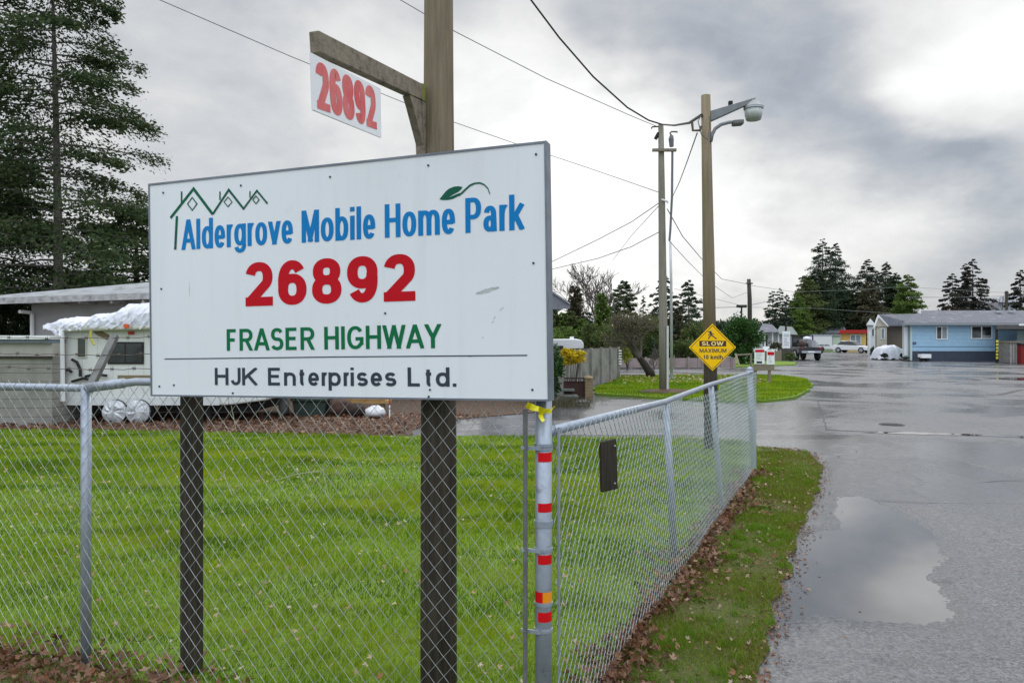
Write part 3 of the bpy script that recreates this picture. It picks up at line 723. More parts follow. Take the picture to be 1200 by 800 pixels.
seam([(968, 503.5), (1010, 505.5), (1080, 507), (1200, 511), (1300, 514)], .05, 1)
seam([(958, 470), (964, 485), (967, 497), (969, 504)], .022, 2)
seam([(925, 446), (1060, 445), (1200, 443.5), (1300, 443)], .10, 3)
seam([(1025, 587), (1085, 590), (1150, 592), (1260, 590)], .012, 4)
seam([(1140, 567), (1165, 564), (1240, 562)], .014, 5)
seam([(1155, 462), (1172, 462.5), (1195, 457), (1230, 455)], .16, 6)
dc = Vector((*G(1045, 497.5), 0)); t = thing('drain_cover', 'dark iron drain cover set in the wet road beyond the tar seam', 'drain cover', dc)
MB().tube([dc + Vector((0, 0, .001)), dc + Vector((0, 0, .009))], .21, 20).build('frame', M_tarmark, t)
MB().tube([dc + Vector((0, 0, .009)), dc + Vector((0, 0, .013))], .17, 20).build('lid', M_black, t)

# ------------------------------------------------------------------ grass and leaves
def blades(rng, pts, z, h, wd, tilt=.5):
    n = len(pts); a = rng.uniform(0, 6.28, n); b = np.stack([np.cos(a), np.sin(a), 0 * a], 1)
    o = np.column_stack([pts, np.full(n, z)]); h = np.broadcast_to(h, n) * rng.uniform(.5, 1.4, n); wd = np.broadcast_to(wd, n)
    ln = rng.uniform(0, tilt, n) * h; l = rng.uniform(0, 6.28, n)
    tip = o + np.stack([np.cos(l) * ln, np.sin(l) * ln, h], 1)
    return np.stack([o - b * wd[:, None] / 2, o + b * wd[:, None] / 2, tip], 1).reshape(-1, 3)
def sow(rng, poly, n, xr, yr, view=True):
    p = np.column_stack([rng.uniform(*xr, n), yr[0] + (yr[1] - yr[0]) * rng.random(n) ** 1.35])
    k = inpoly(p, poly)
    if view: k &= np.abs(p[:, 0]) < p[:, 1] * .80 + .5
    return p[k]
rng = np.random.default_rng(21)
p = sow(rng, lawn_pts, 620000, (-9.5, 4), (2.6, 12.3)); dd = p[:, 1]
p = p[rng.random(len(p)) < np.clip(.75 + .35 * vnoise(p, 1.2, 5), .3, 1)]; dd = p[:, 1]
hh = .036 * (1 + .25 * vnoise(p, 1.6, 2) + .30 * vnoise(p, 9, 12))
edge = np.abs((p - np.array(C0.xy)) @ np.array(FB.xy)) < .10      # left longer where the mower cannot reach
hh = np.where(edge, hh * 2.2, hh)
tag(npmesh('lawn_grass', blades(rng, p, .026, hh, .0022 + .00075 * dd, .9), 3, L_grass), 'short bright green mown grass of the lawn behind the fence', 'grass', kind='stuff')
p = sow(rng, VG, 900000, (-3.6, 4.2), (1.9, 10.3)); keep = vnoise(p, 5.0, 8) + rng.normal(size=len(p)) * .3 > -.75; p = p[keep]
tag(npmesh('verge_grass', blades(rng, p, .018, .020 * (1 + .7 * np.clip(vnoise(p, 6.5, 3), -.8, 1.2)), .0024 + .0006 * p[:, 1], 1.2), 3, L_moss), 'mossy thin grass of the verge beside the road', 'grass', kind='stuff')
tc_ = sow(rng, VG, 2600, (-1.5, 4.2), (2.2, 10.3)); tc_ = tc_[vnoise(tc_, 3.5, 41) > -.1]
p = np.repeat(tc_, 55, 0) + rng.normal(size=(len(tc_) * 55, 2)) * .028
p = p[inpoly(p, VG)]
tag(npmesh('verge_tufts', blades(rng, p, .018, .038, .0022 + .0006 * p[:, 1], 1.3), 3, leafmat('tuft_blades', [(.06, .15, .006), (.11, .23, .008), (.17, .27, .012), (.09, .19, .008)], .4, .7)), 'brighter green grass tufts standing in the mossy verge', 'grass', kind='stuff')
p = np.column_stack([rng.uniform(1.8, 11, 60000), rng.uniform(17.3, 31, 60000)]); p = p[inpoly(p, isl_pts)]
tag(npmesh('island_grass', blades(rng, p, .058, .06, .02, .7), 3, L_grass), 'bright green grass of the island round the utility pole', 'grass', kind='stuff')

def leaves(rng, xy, z, size, curl=.35, zj=.02):
    """three-lobed fallen leaves, each a handful of creased faces"""
    n = len(xy); V = []
    c = np.column_stack([xy, z + rng.uniform(0, zj, n)]); a0 = rng.uniform(0, 6.28, n)
    nr = unit(np.column_stack([rng.normal(size=(n, 2)) * curl, np.ones(n)])); sz = np.broadcast_to(size, n) * rng.uniform(.55, 1.3, n)
    rf = unit(np.cross(nr, np.array([0.3, 1, 0.1]))); rs = np.cross(nr, rf); bend = rng.uniform(-.05, .35, n)
    for da, ln, wd in ((0, 1, .42), (.85, .78, .34), (-.85, .78, .34)):
        a = a0 + da; d = rf * np.cos(a)[:, None] + rs * np.sin(a)[:, None]; s = np.cross(nr, d)
        tip = c + d * (sz * ln)[:, None] + nr * (sz * bend)[:, None]
        m = c + d * (sz * ln * .5)[:, None]
        l_ = m + s * (sz * wd / 2)[:, None] + nr * (sz * .12)[:, None]; r_ = m - s * (sz * wd / 2)[:, None] + nr * (sz * .12)[:, None]
        V.append(np.stack([c, r_, tip, l_], 1))
    V = np.stack(V, 1)                     # n,3,4,3 -> weld the three lobes at the stalk
    base = V[:, 0, 0]; rest = V[:, :, 1:].reshape(n, 9, 3)
    A = np.concatenate([base[:, None], rest], 1)      # 10 verts a leaf
    k = (np.arange(n) * 10)[:, None]
    Fq = np.concatenate([np.concatenate([k, k + 1 + 3 * j, k + 2 + 3 * j, k + 3 + 3 * j], 1) for j in range(3)])
    return A.reshape(-1, 3), Fq
def litter(name, label, xy, z, size, m, curl=.35, zj=.02):
    V, Fq = leaves(rng, xy, z, size, curl, zj)
    return tag(npmesh(name, V, 4, m, faces=Fq), label, 'leaves', kind='stuff')
n = 5200; s = rng.random(n) ** .9 * 6.3; off = rng.normal(size=n) * .075 + .035 + np.where(rng.random(n) < .06, rng.random(n) * .35, 0)
wv = 1 + .5 * np.sin(s * 3.1) + .3 * np.sin(s * 7.3)
xy = np.array(C0.xy) + np.outer(s - .15, np.array(RD.xy)) + np.outer(off * wv, np.array(RN.xy))
litter('fence_leaf_drift', 'drift of brown dead leaves along the foot of the side fence', xy, .02, .034, L_dry, .9, .05)
s = 4.0 - 4.2 * rng.random(2600) ** 1.0; s = s[rng.random(2600) < np.clip((s - .9) / 1.1, .10, 1)]; off = rng.normal(size=len(s)) * .13 - .10
xy = np.array(C0.xy) + np.outer(s, np.array(FE.xy)) + np.outer(off, np.array(FB.xy))
litter('front_leaf_drift', 'brown dead leaves heaped under the front fence below the sign', xy, .02, .036, L_dry, .9, .06)
p = sow(rng, VG, 4200, (-.5, 4.2), (2.2, 10.2)); litter('verge_leaves', 'scattered curled brown leaves on the mossy verge', p, .035, .021, leafmat('verge_dry_leaves', [(.14, .06, .03), (.26, .15, .09), (.42, .33, .23), (.08, .04, .025), (.50, .42, .32), (.22, .10, .05)], .2, .6), .7, .02)
eg = np.array([G(*q) for q in ((886, 525), (920, 527), (946, 531), (958, 541), (962, 552), (958, 575), (948, 600), (932, 640), (919, 685), (906, 735), (888, 785), (870, 830))])
seg = rng.integers(0, len(eg) - 1, 1500); f_ = rng.random(1500)[:, None]; p = eg[seg] * (1 - f_) + eg[seg + 1] * f_ + rng.normal(size=(1500, 2)) * .055
litter('edge_leaves', 'crumbled dead leaves along the edge of the verge and the road', p, .012, .020, L_dry, .5, .02)
p = sow(rng, lawn_pts, 2700, (-9.5, 3.6), (2.9, 12)); litter('lawn_leaves', 'pale and orange fallen leaves scattered over the lawn', p, .05, .027, L_pale, .6, .02)
p = np.column_stack([rng.uniform(-12, -.4, 9000), rng.uniform(11.2, 14.6, 9000)]); p = p[inpoly(p, dirt_pts)]
litter('soil_leaves', 'brown leaves covering the bare soil before the trailer', p, .02, .055, L_dry, .5, .03)
p = np.column_stack([rng.uniform(3, 9, 700), rng.uniform(24, 30, 700)]); p = p[inpoly(p, isl_pts)]
litter('island_leaves', 'orange leaves on the island grass under the dark leaning tree', p, .10, .07, L_pale, .4, .02)
p = np.column_stack([rng.uniform(.7, 5, 130), rng.uniform(2.6, 11, 130)]); p = p[~inpoly(p, VG)]
p = p[(p[:, 0] < .48 * p[:, 1]) & (p[:, 0] > -.2 + .36 * p[:, 1])]
litter('road_leaves', 'few small dead leaves along the wet road edge', p, .006, .024, L_dry, .3, .004)

# ================================================================== PARK SIGN
BL, BRc = P(177, 464, 3.12), P(645, 470, 2.54)
SU = (BRc - BL); SW = SU.length; SU.normalize(); SH = .913
SNn = SU.cross(Vector((0, 0, 1))).normalized(); SV = SNn.cross(SU).normalized() * -1
if SV.z < 0: SV = -SV
if SNn.y > 0: SNn = -SNn                                      # faces the camera
def onplane(px, py, o, n):
    d = Vector(((px - CX) / F, 1, (HZ - py) / F)); e = Vector((0, 0, EYE))
    return e + d * ((o - e).dot(n) / d.dot(n))
SP = lambda px, py: onplane(px, py, BL, SNn)
sign_base = Vector((fl(.55).x, fl(.55).y + .15, 0))
sign = thing('park_sign', 'large white park sign on two dark wooden posts with green houses logo and red numbers', 'sign', sign_base)
panel = MB().obox(BL + SU * .006 + SV * .006, SU * (SW - .012), SV * (SH - .012), -SNn * .018).build('panel', M_panel, sign)
fr = MB()
for a, b, wd_ in ((BL, SU * SW, SV * .007), (BL + SV * (SH - .008), SU * SW, SV * .008), (BL + SV * .0072, SV * (SH - .0154), SU * .007), (BL + SU * (SW - .009) + SV * .0072, SV * (SH - .0154), SU * .009)):
    fr.obox(a + SNn * .003, b, wd_, -SNn * .052)
fr.build('frame', mat('dull_sign_trim', (.20, .23, .27), (.15, .17, .20), 9, .45, metal=.4), sign)
def line_text(name, s, p0, p1, top0, top1, t, m, par, o, nrm, tv=None, lift=.0012):
    A, B = onplane(*p0, o, nrm), onplane(*p1, o, nrm); u = (B - A); wdt = u.length; u.normalize()
    vv = nrm.cross(u).normalized(); vv = vv if vv.z > 0 else -vv
    cap = .5 * (abs((onplane(*top0, o, nrm) - A).dot(vv)) + abs((onplane(*top1, o, nrm) - B).dot(vv)))
    return flat_mesh(text(s, wdt, cap, cap * t, cap * tv if tv else None), A, u, vv, nrm, lift).build(name, m, par)
line_text('park_name', 'Aldergrove Mobile Home Park', (213, 293), (615.5, 269), (213, 257), (615.5, 228), .160, M_blue, panel, BL, SNn, .13)
line_text('street_number', '26892', (288, 359), (487, 352.3), (288, 307.6), (487, 297), .262, M_red, panel, BL, SNn, .205)
line_text('street_name', 'FRASER HIGHWAY', (266, 411), (517.5, 407.7), (266, 385.5), (517.5, 379.5), .185, M_green, panel, BL, SNn, .15)
line_text('owner_name', 'HJK Enterprises Ltd.', (252, 451), (535, 453), (252, 430.5), (535, 430.5), .205, M_ink, panel, BL, SNn, .17)
def polyline(mb_polys, pts, t, layer, o, nrm, closed=False):
    pp = [((onplane(*q, o, nrm) - o).dot(SU), (onplane(*q, o, nrm) - o).dot(SV)) for q in pts]
    for q in strip(pp, t, closed): mb_polys.append((q, layer))
z3 = lambda l: [(170 + a / 4, 180 + b / 4) for a, b in l]
lg = []
for i, (pts, t, cl_) in enumerate((([(120, 302), (228, 165), (318, 285)], .0125, 0), ([(150, 293), (142, 450)], .0125, 0), ([(172, 232), (172, 178)], .008, 0), ([(222, 206), (244, 236), (222, 266), (200, 236)], .005, 1),
                                 ([(318, 284), (393, 170), (465, 262)], .0095, 0), ([(352, 218), (352, 178)], .0065, 0), ([(390, 204), (409, 227), (390, 249), (371, 227)], .004, 1),
                                 ([(463, 258), (525, 174), (575, 235)], .0075, 0), ([(493, 208), (493, 176)], .0055, 0), ([(521, 199), (536, 217), (521, 235), (506, 217)], .004, 1))):
    polyline(lg, z3(pts), t, i, BL, SNn, cl_)
flat_mesh(lg, BL, SU, SV, SNn, .0012).build('houses_emblem', M_dgreen, panel)
z4 = lambda l: [(400 + a / 4, 180 + b / 4) for a, b in l]
to2 = lambda q: ((SP(*q) - BL).dot(SU), (SP(*q) - BL).dot(SV))
leafp = [to2(q) for q in z4([(460, 215), (474, 197), (490, 177), (508, 163), (530, 155), (550, 153), (569, 157), (562, 168), (548, 180), (525, 192), (505, 205), (520, 200), (545, 189), (558, 185), (548, 200), (525, 212), (500, 218), (478, 218)])]
lv = [([leafp[i] for i in (0, 1, 2, 10)], 0), ([leafp[i] for i in (2, 3, 4, 9, 10)], 0), ([leafp[i] for i in (4, 5, 6, 7, 8, 9)], 0), ([leafp[i] for i in (0, 10, 11, 16, 17)], 0), ([leafp[i] for i in (11, 12, 13, 14, 15, 16)], 0)]
stem = [(548, 198), (565, 186), (583, 168), (603, 150), (625, 140), (650, 138), (672, 147), (688, 165), (697, 190)]
wds = [.007, .0075, .007, .0065, .006, .0055, .0045, .0035, .002]
ss = [to2(q) for q in z4(stem)]
for i in range(len(ss) - 1): lv.append((strip([ss[i], ss[i + 1]], wds[i])[0], 2 + i % 2))
flat_mesh(lv, BL, SU, SV, SNn, .0012).build('leaf_emblem', M_dgreen, panel)
ln_ = []; polyline(ln_, [(193, 420.5), (400, 418), (618, 416.2)], .0042, 0, BL, SNn); flat_mesh(ln_, BL, SU, SV, SNn, .0012).build('rule_line', M_ink, panel)
for q in z3([(86, 184), (450, 150), (868, 110), (77, 634)]) + z4([(408, 56), (913, 4), (901, 513), (206, 748)]) + [(187, 452.5), (273, 460.5), (502.5, 464.5), (624, 456.5), (504, 456.5), (204, 451)]:
    c = SP(*q); MB().tube([c - SNn * .001, c + SNn * .003], .0042, 8).build('screw', M_ink, panel)
def smear(px, t, layer):
    a, b = Vector(to2(px[0])), Vector(to2(px[1])); rr = random.Random(layer); d = (b - a); n_ = Vector((-d.y, d.x)).normalized(); m_ = 14
    top = [a + d * (i / m_) + n_ * t * .5 * (math.sin(math.pi * (i + .4) / (m_ + .8)) ** .6) * rr.uniform(.5, 1.1) for i in range(m_ + 1)]
    bot = [a + d * (i / m_) - n_ * t * .5 * (math.sin(math.pi * (i + .4) / (m_ + .8)) ** .6) * rr.uniform(.5, 1.1) for i in range(m_ + 1)]
    flat_mesh([([tuple(top[i]), tuple(bot[i]), tuple(bot[i + 1]), tuple(top[i + 1])], 0) for i in range(m_)], BL, SU, SV, SNn, .0009).build('scuff', M_grime, panel)
for k, (a, b, t_) in enumerate((((557.5, 344), (585, 336.5), .016), ((578, 374.5), (581, 370), .004), ((576, 378.5), (579, 376), .004), ((585, 364), (591, 359.5), .0035), ((222, 330), (222, 348), .002), ((565, 395), (567, 396), .004), ((548, 417.5), (556, 416.8), .006))):
    smear((a, b), t_, k)
# posts behind the fence mesh
lp = onplane(221.5, 500, BL - SNn * .15, SNn); lp.z = 0
MB().obox(lp - SU * .052 + Vector((0, 0, -.2)), SU * .088, -SNn * .05, Vector((0, 0, 2.1))).build('post', M_darkwood, sign, bevel=.004)
pp = onplane(514, 300, BL - SNn * .145, SNn); pp.z = 0
mp_ = MB(); mp_.tube([pp + Vector((0, 0, z)) for z in (-.2, .5, 1.0, 1.37)], [.072, .071, .070, .069], 20); mp_.build('post', M_darkpole, sign, smooth=True)
mp_ = MB(); mp_.tube([pp + Vector((0, 0, z)) for z in (1.371, 1.9, 2.5, 3.1, 3.6)], [.0675, .064, .0585, .055, .052], 24); pole = mp_.build('pole', M_wood, sign, smooth=True)
bz = MB()
for h_ in (1.45, 2.05): bz.obox(lp - SU * .09 - SNn * .0 + Vector((0, 0, h_)), SU * 1.2, -SNn * .0 + SNn * .075, Vector((0, 0, .05)))
bz.build('batten', M_wood2, sign)

# number sign hanging from a beam
be = P(368.5, 49.5, 2.10); bp_ = P(494, 110, 2.80); bd = (bp_ - be); bl_ = bd.length; bd.normalize()
bs = bd.cross(Vector((0, 0, 1))).normalized(); bs = bs if bs.x > 0 else -bs; bv = bs.cross(bd).normalized(); bv = bv if bv.z > 0 else -bv
num = thing('number_sign', 'small white plate with faded red 26892 hanging from a wooden arm', 'number sign', (be.x, be.y, 0))
MB().obox(be - bs * .017 - bv * .031, bd * (bl_ - .004), bs * .034, bv * .062).build('arm', M_wood2, num, bevel=.003)
MB().obox(bp_ - bd * .028 - bs * .0185 - bv * .0325, bd * .027, bs * .037, bv * .065).build('mossy_end', M_moss, num, bevel=.002)
gp = bp_ - bd * .012
MB().prism([gp - bv * .033 - bs * .016, gp - bd * .125 - bv * .033 - bs * .016, gp - bd * .10 - bv * .07 - bs * .016, gp - bd * .027 - bv * .20 - bs * .016, gp - bd * .027 - bv * .033 - bs * .016], bs * .03).build('brace', M_wood2, num)
MB().obox(gp - bd * .026 - bs * .018 - bv * .29, bd * .034, bs * .036, bv * .255).build('backing_strip', M_wood2, num)
pn = bs if (Vector((0, 0, EYE)) - be).dot(bs) > 0 else -bs
po = be + pn * .0185
A_, B_ = onplane(364.8, 62, po, pn), onplane(446, 104, po, pn)
C_, D_ = onplane(447, 161.5, po, pn), onplane(367, 129, po, pn)
npl = MB().prism([A_, D_, C_, B_], -pn * .006).build('plate', M_white, num)
line_text('digits', '26892', (372, 127), (441.6, 152), (372, 75), (440.5, 101), .24, M_fadedred, npl, po, pn, .17, .001)

# ================================================================== CHAIN-LINK FENCE
fence = thing('chain_link_fence', 'galvanised chain link fence with red taped corner post and barbed wire running past the sign', 'fence', C0)
def chain(name, o, e, nrm, L, z0, ztop, m, w_=.066, h_=.074, r=.0016, seed=0):
    rng = random.Random(seed); mb = MB(); nc = int(L / (w_ / 2)); nrow = int((max(ztop(0), ztop(L)) - z0) / (h_ / 2)) + 2
    wob = lambda s, z: .006 * math.sin(s * 2.3 + seed) * math.sin(z * 3 + 1) + .004 * math.sin(s * 5.1 + z * 4)
    for i in range(nc):
        pts = []
        for j in range(nrow):
            c = i + ((i + j) % 2); z = z0 + j * h_ / 2; s = c * w_ / 2
            if z > ztop(s) + .02: break
            k = 1 if (i + j) % 2 else -1
            sx = s + .006 * math.sin(z * 2.2 + s)
            pts.append(o + e * sx + nrm * (wob(s, z) + k * r * .8) + Vector((0, 0, z + .004 * math.sin(s * 3))))
        if len(pts) > 1: mb.tube(pts, r, 4, False)
    return mb.build(name, m, fence)
FO = -FB * .03                                   # the mesh hangs on the camera side of the posts
chain('wire_mesh', C0 + FO + FE * .05, FE, FB, 3.6, .03, lambda s: 1.335, M_wire, r=.00122, seed=1)
zr = lambda s: 1.184 + (1.10 - 1.184) * min(s / 2.55, 1) + (s > 2.55) * (1.135 - 1.10) * (s - 2.55) / 3.9
chain('wire_mesh', C0 + RN * .032 + RD * .03, RD, RN, (E1 - C0).length - .05, .04, lambda s: zr(s) + .02, M_wire_dull, .064, .074, .00155, seed=2)
def fpost(base, h, r, lean=(0, 0), cap=True, name='post', m=M_galv):
    t_ = base + Vector((lean[0], lean[1], h)); mb = MB(); mb.tube([base + Vector((0, 0, -.1)), base.lerp(t_, .5), t_], r, 14)
    o = mb.build(name, m, fence, smooth=True)
    if cap:
        c = MB(); c.tube([t_ - Vector((0, 0, .03)), t_ + Vector((0, 0, .012))], r * 1.22, 14); c.sphere(t_ + Vector((0, 0, .02)), (r * 1.1, r * 1.1, r * 1.0), 12, 6)
        c.build('cap', M_galv, o, smooth=True)
    return o
lpost = fl(2.198); fpost(lpost, 1.31, .0225, cap=False)
MB().tube([fl(3.9) + Vector((0, 0, 1.285)), lpost + Vector((0, 0, 1.297))], .0175, 12).build('top_rail', M_galv, fence, smooth=True)
MB().tube([lpost + Vector((0, 0, 1.292)), fl(2.15) + Vector((0, 0, 1.303)), fl(1.9) + Vector((0, 0, 1.332)), fl(.8) + Vector((0, 0, 1.34)), C0 + Vector((0, 0, 1.33))], .018, 12).build('top_rail', M_galv, fence, smooth=True)
MB().tube([fl(2.19) + Vector((0, 0, 1.299)), fl(1.97) + Vector((0, 0, 1.325))], .022, 12).build('rail_sleeve', M_galv, fence, smooth=True)
fpost(fl(3.9 + .3), 1.30, .0255)
b0 = lpost + Vector((0, 0, 1.30)); b1 = lpost + Vector((.018, .2, 1.545)); bdv = (b1 - b0)
MB().obox(b0 - Vector((.017, 0, .02)), (.036, -.006, 0), (.0, .02, -.014), bdv + Vector((0, 0, .02))).build('barb_arm', mat('weathered_steel', (.20, .205, .20), (.13, .13, .125), 20, .6, metal=.3), fence)
for q in (.93, .60, .33):
    o_ = b0 + bdv * q; mb = MB(); n_ = 60; wpts = []
    for i in range(n_ + 1):
        s = -2.1 + 4.0 * i / n_; wpts.append(o_ + FE * s + Vector((0, 0, -.012 * math.cos(s * 1.1) + .012 + .003 * math.sin(i * 2.1))) + Vector((0, 0, .02 * max(-s, 0))))
    mb.tube(wpts, .0017, 5)
    for i in range(30):
        s = -2.0 + .13 * i; k = wpts[int((s + 2.1) / 4 * n_)]
        for a in (0, 1.2, 2.4): mb.tube([k - Vector((.012 * math.cos(a), .004, .012 * math.sin(a))), k + Vector((.012 * math.cos(a), .004, .012 * math.sin(a)))], .0013, 4)
        mb.tube([k - FE * .010, k + FE * .010], .0035, 5)
    mb.build('barbed_wire', M_barb, fence)
# corner post with bands, tension bar and reflective tape
cp = fpost(C0, 1.335, .0305, cap=False, name='corner_post')
zz = lambda py: EYE - (py - HZ) / F * 2.60
for py in (522, 526.5, 613, 616.5, 645, 709, 740):
    MB().tube([C0 + Vector((0, 0, zz(py) - .005)), C0 + Vector((0, 0, zz(py) + .006))], .0335, 16).build('band', M_galv, fence)
for py in (525, 645, 740):
    bn = MB(); bn.obox(C0 + Vector((0, 0, zz(py) - .007)) - FB * .036, FE * .075, FB * .006, Vector((0, 0, .013)))
    bn.tube([C0 + FE * .064 - FB * .045 + Vector((0, 0, zz(py))), C0 + FE * .064 - FB * .02 + Vector((0, 0, zz(py)))], .006, 8)
    bn.build('clamp', M_galv, fence)
MB().obox(C0 + FE * .048 - FB * .043 + Vector((0, 0, .1)), FE * .016, FB * .005, Vector((0, 0, 1.17))).build('tension_bar', mat('dull_bar', (.13, .135, .14), (.19, .195, .20), 20, .6, metal=.4), fence)
MB().obox(C0 + RD * .045 + RN * .036 + Vector((0, 0, .1)), RD * .016, RN * .005, Vector((0, 0, 1.1))).build('tension_bar', M_galv, fence)
def tape(y0, y1, a0, a1, m, par):
    mb = MB(); r = .0312
    ang = [R(a0 + (a1 - a0) * i / 10) for i in range(11)]
    for i in range(10):
        q = [C0 + Vector((r * math.sin(a), -r * math.cos(a), z)) for a, z in ((ang[i], zz(y1)), (ang[i + 1], zz(y1)), (ang[i + 1], zz(y0)), (ang[i], zz(y0)))]
        mb.add(q, [(0, 1, 2, 3)])
    mb.build('reflective_tape', m, par, smooth=True)
for y0, y1 in ((530, 541), (589.5, 600), (650, 661), (717, 728.5)): tape(y0, y1, -42, 75, M_reflect, cp)
tape(693.5, 706, -75, -8, M_reflect, cp); tape(693.5, 706, -8, 80, M_orange, cp)
# side run
P2 = (Vector((X(791, 4.95), 4.95, 0)), 1.10, (-.062, 0)); P3 = (Vector((X(846.5, 6.4), 6.4, 0)), 1.128, (-.10, 0)); P4 = (Vector((X(884, 8.4), 8.4, 0)), 1.135, (-.055, 0))
fpost(P2[0], P2[1] - .02, .0255, P2[2], False); fpost(P3[0], P3[1] - .02, .0255, P3[2], False); fpost(P4[0], P4[1] + .02, .036, P4[2], True)
tops = [b + Vector((l[0], l[1], h)) for b, h, l in (P2, P3, P4)]
MB().tube([C0 + Vector((.02, .03, 1.184)), tops[0], tops[1], tops[2]], .019, 12).build('top_rail', M_galv, fence, smooth=True)

bo = C0 + RD * .56 + RN * .045; bt = thing('dark_board', 'small dark wooden board wired upright on the side fence', 'board', (bo.x, bo.y, .8))
MB().obox(bo + Vector((-.005, -.02, .868)), Vector((.07, .024, .012)), Vector((-.009, .02, 0)), Vector((-.006, 0, .215))).build('plank', M_darkwood, bt, bevel=.003)
for b in (.03, .19): MB().sphere(bo + Vector((.05, -.004, .875 + b)), .005, 6, 4).build('nail', M_galv, bt)
rb = thing('yellow_ribbon', 'bright yellow ribbon tied round the corner post under the sign', 'ribbon', (C0.x, C0.y, 1.27))
yq = 2.555
def rib(pts, wd, th=.004):
    mb = MB(); rr = random.Random(3)
    pts = [P(*q, yq + .012 * math.sin(i * 1.7)) for i, q in enumerate(pts)]
    for i in range(len(pts) - 1):
        d = (pts[i + 1] - pts[i]); up = Vector((-d.z, rr.uniform(-.012, .012), d.x)).normalized() * wd * rr.uniform(.8, 1.2)
        mb.obox(pts[i] - up / 2, d * 1.06, up, (0, th, 0))
    return mb
rib([(617, 474), (621, 476), (626, 478), (631, 479), (636, 481), (641, 482), (645, 481)], .022).build('knot', M_ribbon, rb)
rib([(636, 481), (633.5, 485), (634, 489), (637, 493)], .016).build('tail', M_ribbon, rb)
rib([(645, 481), (648, 478), (650, 476)], .006).build('tail', M_ribbon, rb)
tw = MB()
for a in ([(262, 553), (266, 566), (272, 580)], [(322, 563), (332, 560), (345, 556), (362, 553), (376, 552), (383, 548), (386, 543), (382, 540), (378, 546), (380, 560), (386, 582)], [(271, 475), (274, 490), (277, 505)], [(322, 474), (330, 490)]):
    tw.tube([onplane(*q, C0 - FB * .04, FB) for q in a], .0016, 4)
tag(tw.build('withered_vine', mat('pale_dry_stem', (.42, .44, .33), (.33, .35, .22), 20, .8), loc=C0), 'thin pale withered vine stems caught in the front fence mesh', 'vine')

# ================================================================== POLES AND WIRES
LP = Vector((X(834, 9.9), 9.9, 0)); LT = P(827, 112, 9.9)
lamp = thing('street_lamp', 'mossy wooden lamp pole with a tapered arm and wide bell lamp head', 'street lamp', LP)
l_at = lambda z: LP.lerp(LT, z / LT.z)
MB().tube([LP - Vector((0, 0, .3)), l_at(.9), l_at(1.32)], [.098, .092, .088], 16).build('pole_base', M_darkpole, lamp, smooth=True)
MB().tube([l_at(1.321), l_at(2.5), l_at(3.6), LT], [.087, .082, .072, .062], 16).build('pole', M_polegreen, lamp, smooth=True)
aq = [P(832, 131, 9.9), P(832, 143, 9.9), P(883, 120, 9.9), P(884, 115.5, 9.9)]
MB().prism([q - Vector((0, .05, 0)) for q in aq], (0, .10, 0)).build('arm', mat('lamp_arm_grey', (.20, .215, .23), (.15, .16, .17), 6, .5), lamp, bevel=.006)
MB().cbox(P(856, 121, 9.9), (.05, .05, .05)).build('photocell', M_black, lamp)
hc = P(883, 126, 9.9)
MB().tube([P(884, 115, 9.9), P(883, 119, 9.9), P(883, 126, 9.9)], [.03, .06, .136], 18).build('lamp_hood', mat('dull_white_metal', (.36, .37, .37), (.28, .29, .29), 6, .5), lamp)
MB().tube([hc, hc - Vector((0, 0, .025))], .132, 18).build('lamp_rim', M_alu, lamp)
MB().tube([hc - Vector((0, 0, .026)), P(883, 134, 9.9), P(883, 140.5, 9.9)], [.122, .118, .098], 18).build('lamp_shade', M_plastic, lamp, smooth=True)
MB().tube([P(833, 166, 9.85), P(834.5, 158, 9.85), P(838, 151, 9.85), P(845, 146, 9.85), P(854, 143.5, 9.85), P(861, 142.8, 9.85)], .024, 10).build('gooseneck', mat('lamp_arm_grey', (.2, .2, .2)), lamp, smooth=True)
MB().obox(P(860, 146, 9.8), P(872.5, 145, 9.8) - P(860, 146, 9.8), (0, .13, 0), (0, 0, .07)).build('lamp_head', mat('grey_lamp_body', (.14, .145, .14), (.10, .105, .10), 8, .5), lamp, bevel=.02)
MB().tube([P(822, 135, 9.8), P(818, 142, 9.8), P(822, 158, 9.8), P(829, 164, 9.8), P(832, 150, 9.8), P(831, 136, 9.8)], .007, 5).build('wiring', M_cablegrey, lamp)
MB().tube([P(811, 143.5, 9.8), P(812, 153, 9.8), P(820, 153, 9.8), P(822, 148, 9.8)], .018, 6).build('bracket', M_barb, lamp)

SY = 9.80; sb = l_at(1.4)
slow = thing('speed_sign', 'yellow diamond SLOW MAXIMUM 10 km/h sign on the lamp pole', 'traffic sign', (X(835, SY), SY, 1.1))
cx_, cz_ = 835, 407; hd = 27.7
so_ = P(cx_, cz_, SY); sn_ = Vector((0, -1, 0)); k_ = SY / F
dia = lambda r_: [so_ + Vector((r_ * k_, 0, 0)), so_ + Vector((0, 0, r_ * k_)), so_ - Vector((r_ * k_, 0, 0)), so_ - Vector((0, 0, r_ * k_))]
sp_ = MB().prism([q + Vector((0, 0, 0)) for q in dia(hd)], (0, .012, 0)).build('plate', M_yellow, slow, bevel=.003)
bp2 = []
d2 = [(25.6 * k_, 0), (0, 25.6 * k_), (-25.6 * k_, 0), (0, -25.6 * k_)]
for q in strip(d2, .007, True): bp2.append((q, 0))
flat_mesh(bp2, so_, (1, 0, 0), (0, 0, 1), sn_, .0015).build('border', M_black, sp_)
z6 = lambda l: [((790 + a / 8 - cx_) * k_, -(360 + b / 8 - cz_) * k_) for a, b in l]
bar = z6([(236, 314), (488, 314), (488, 366), (236, 366)])
flat_mesh([(bar, 0)], so_, (1, 0, 0), (0, 0, 1), sn_, .0015).build('slow_bar', M_brown, sp_)
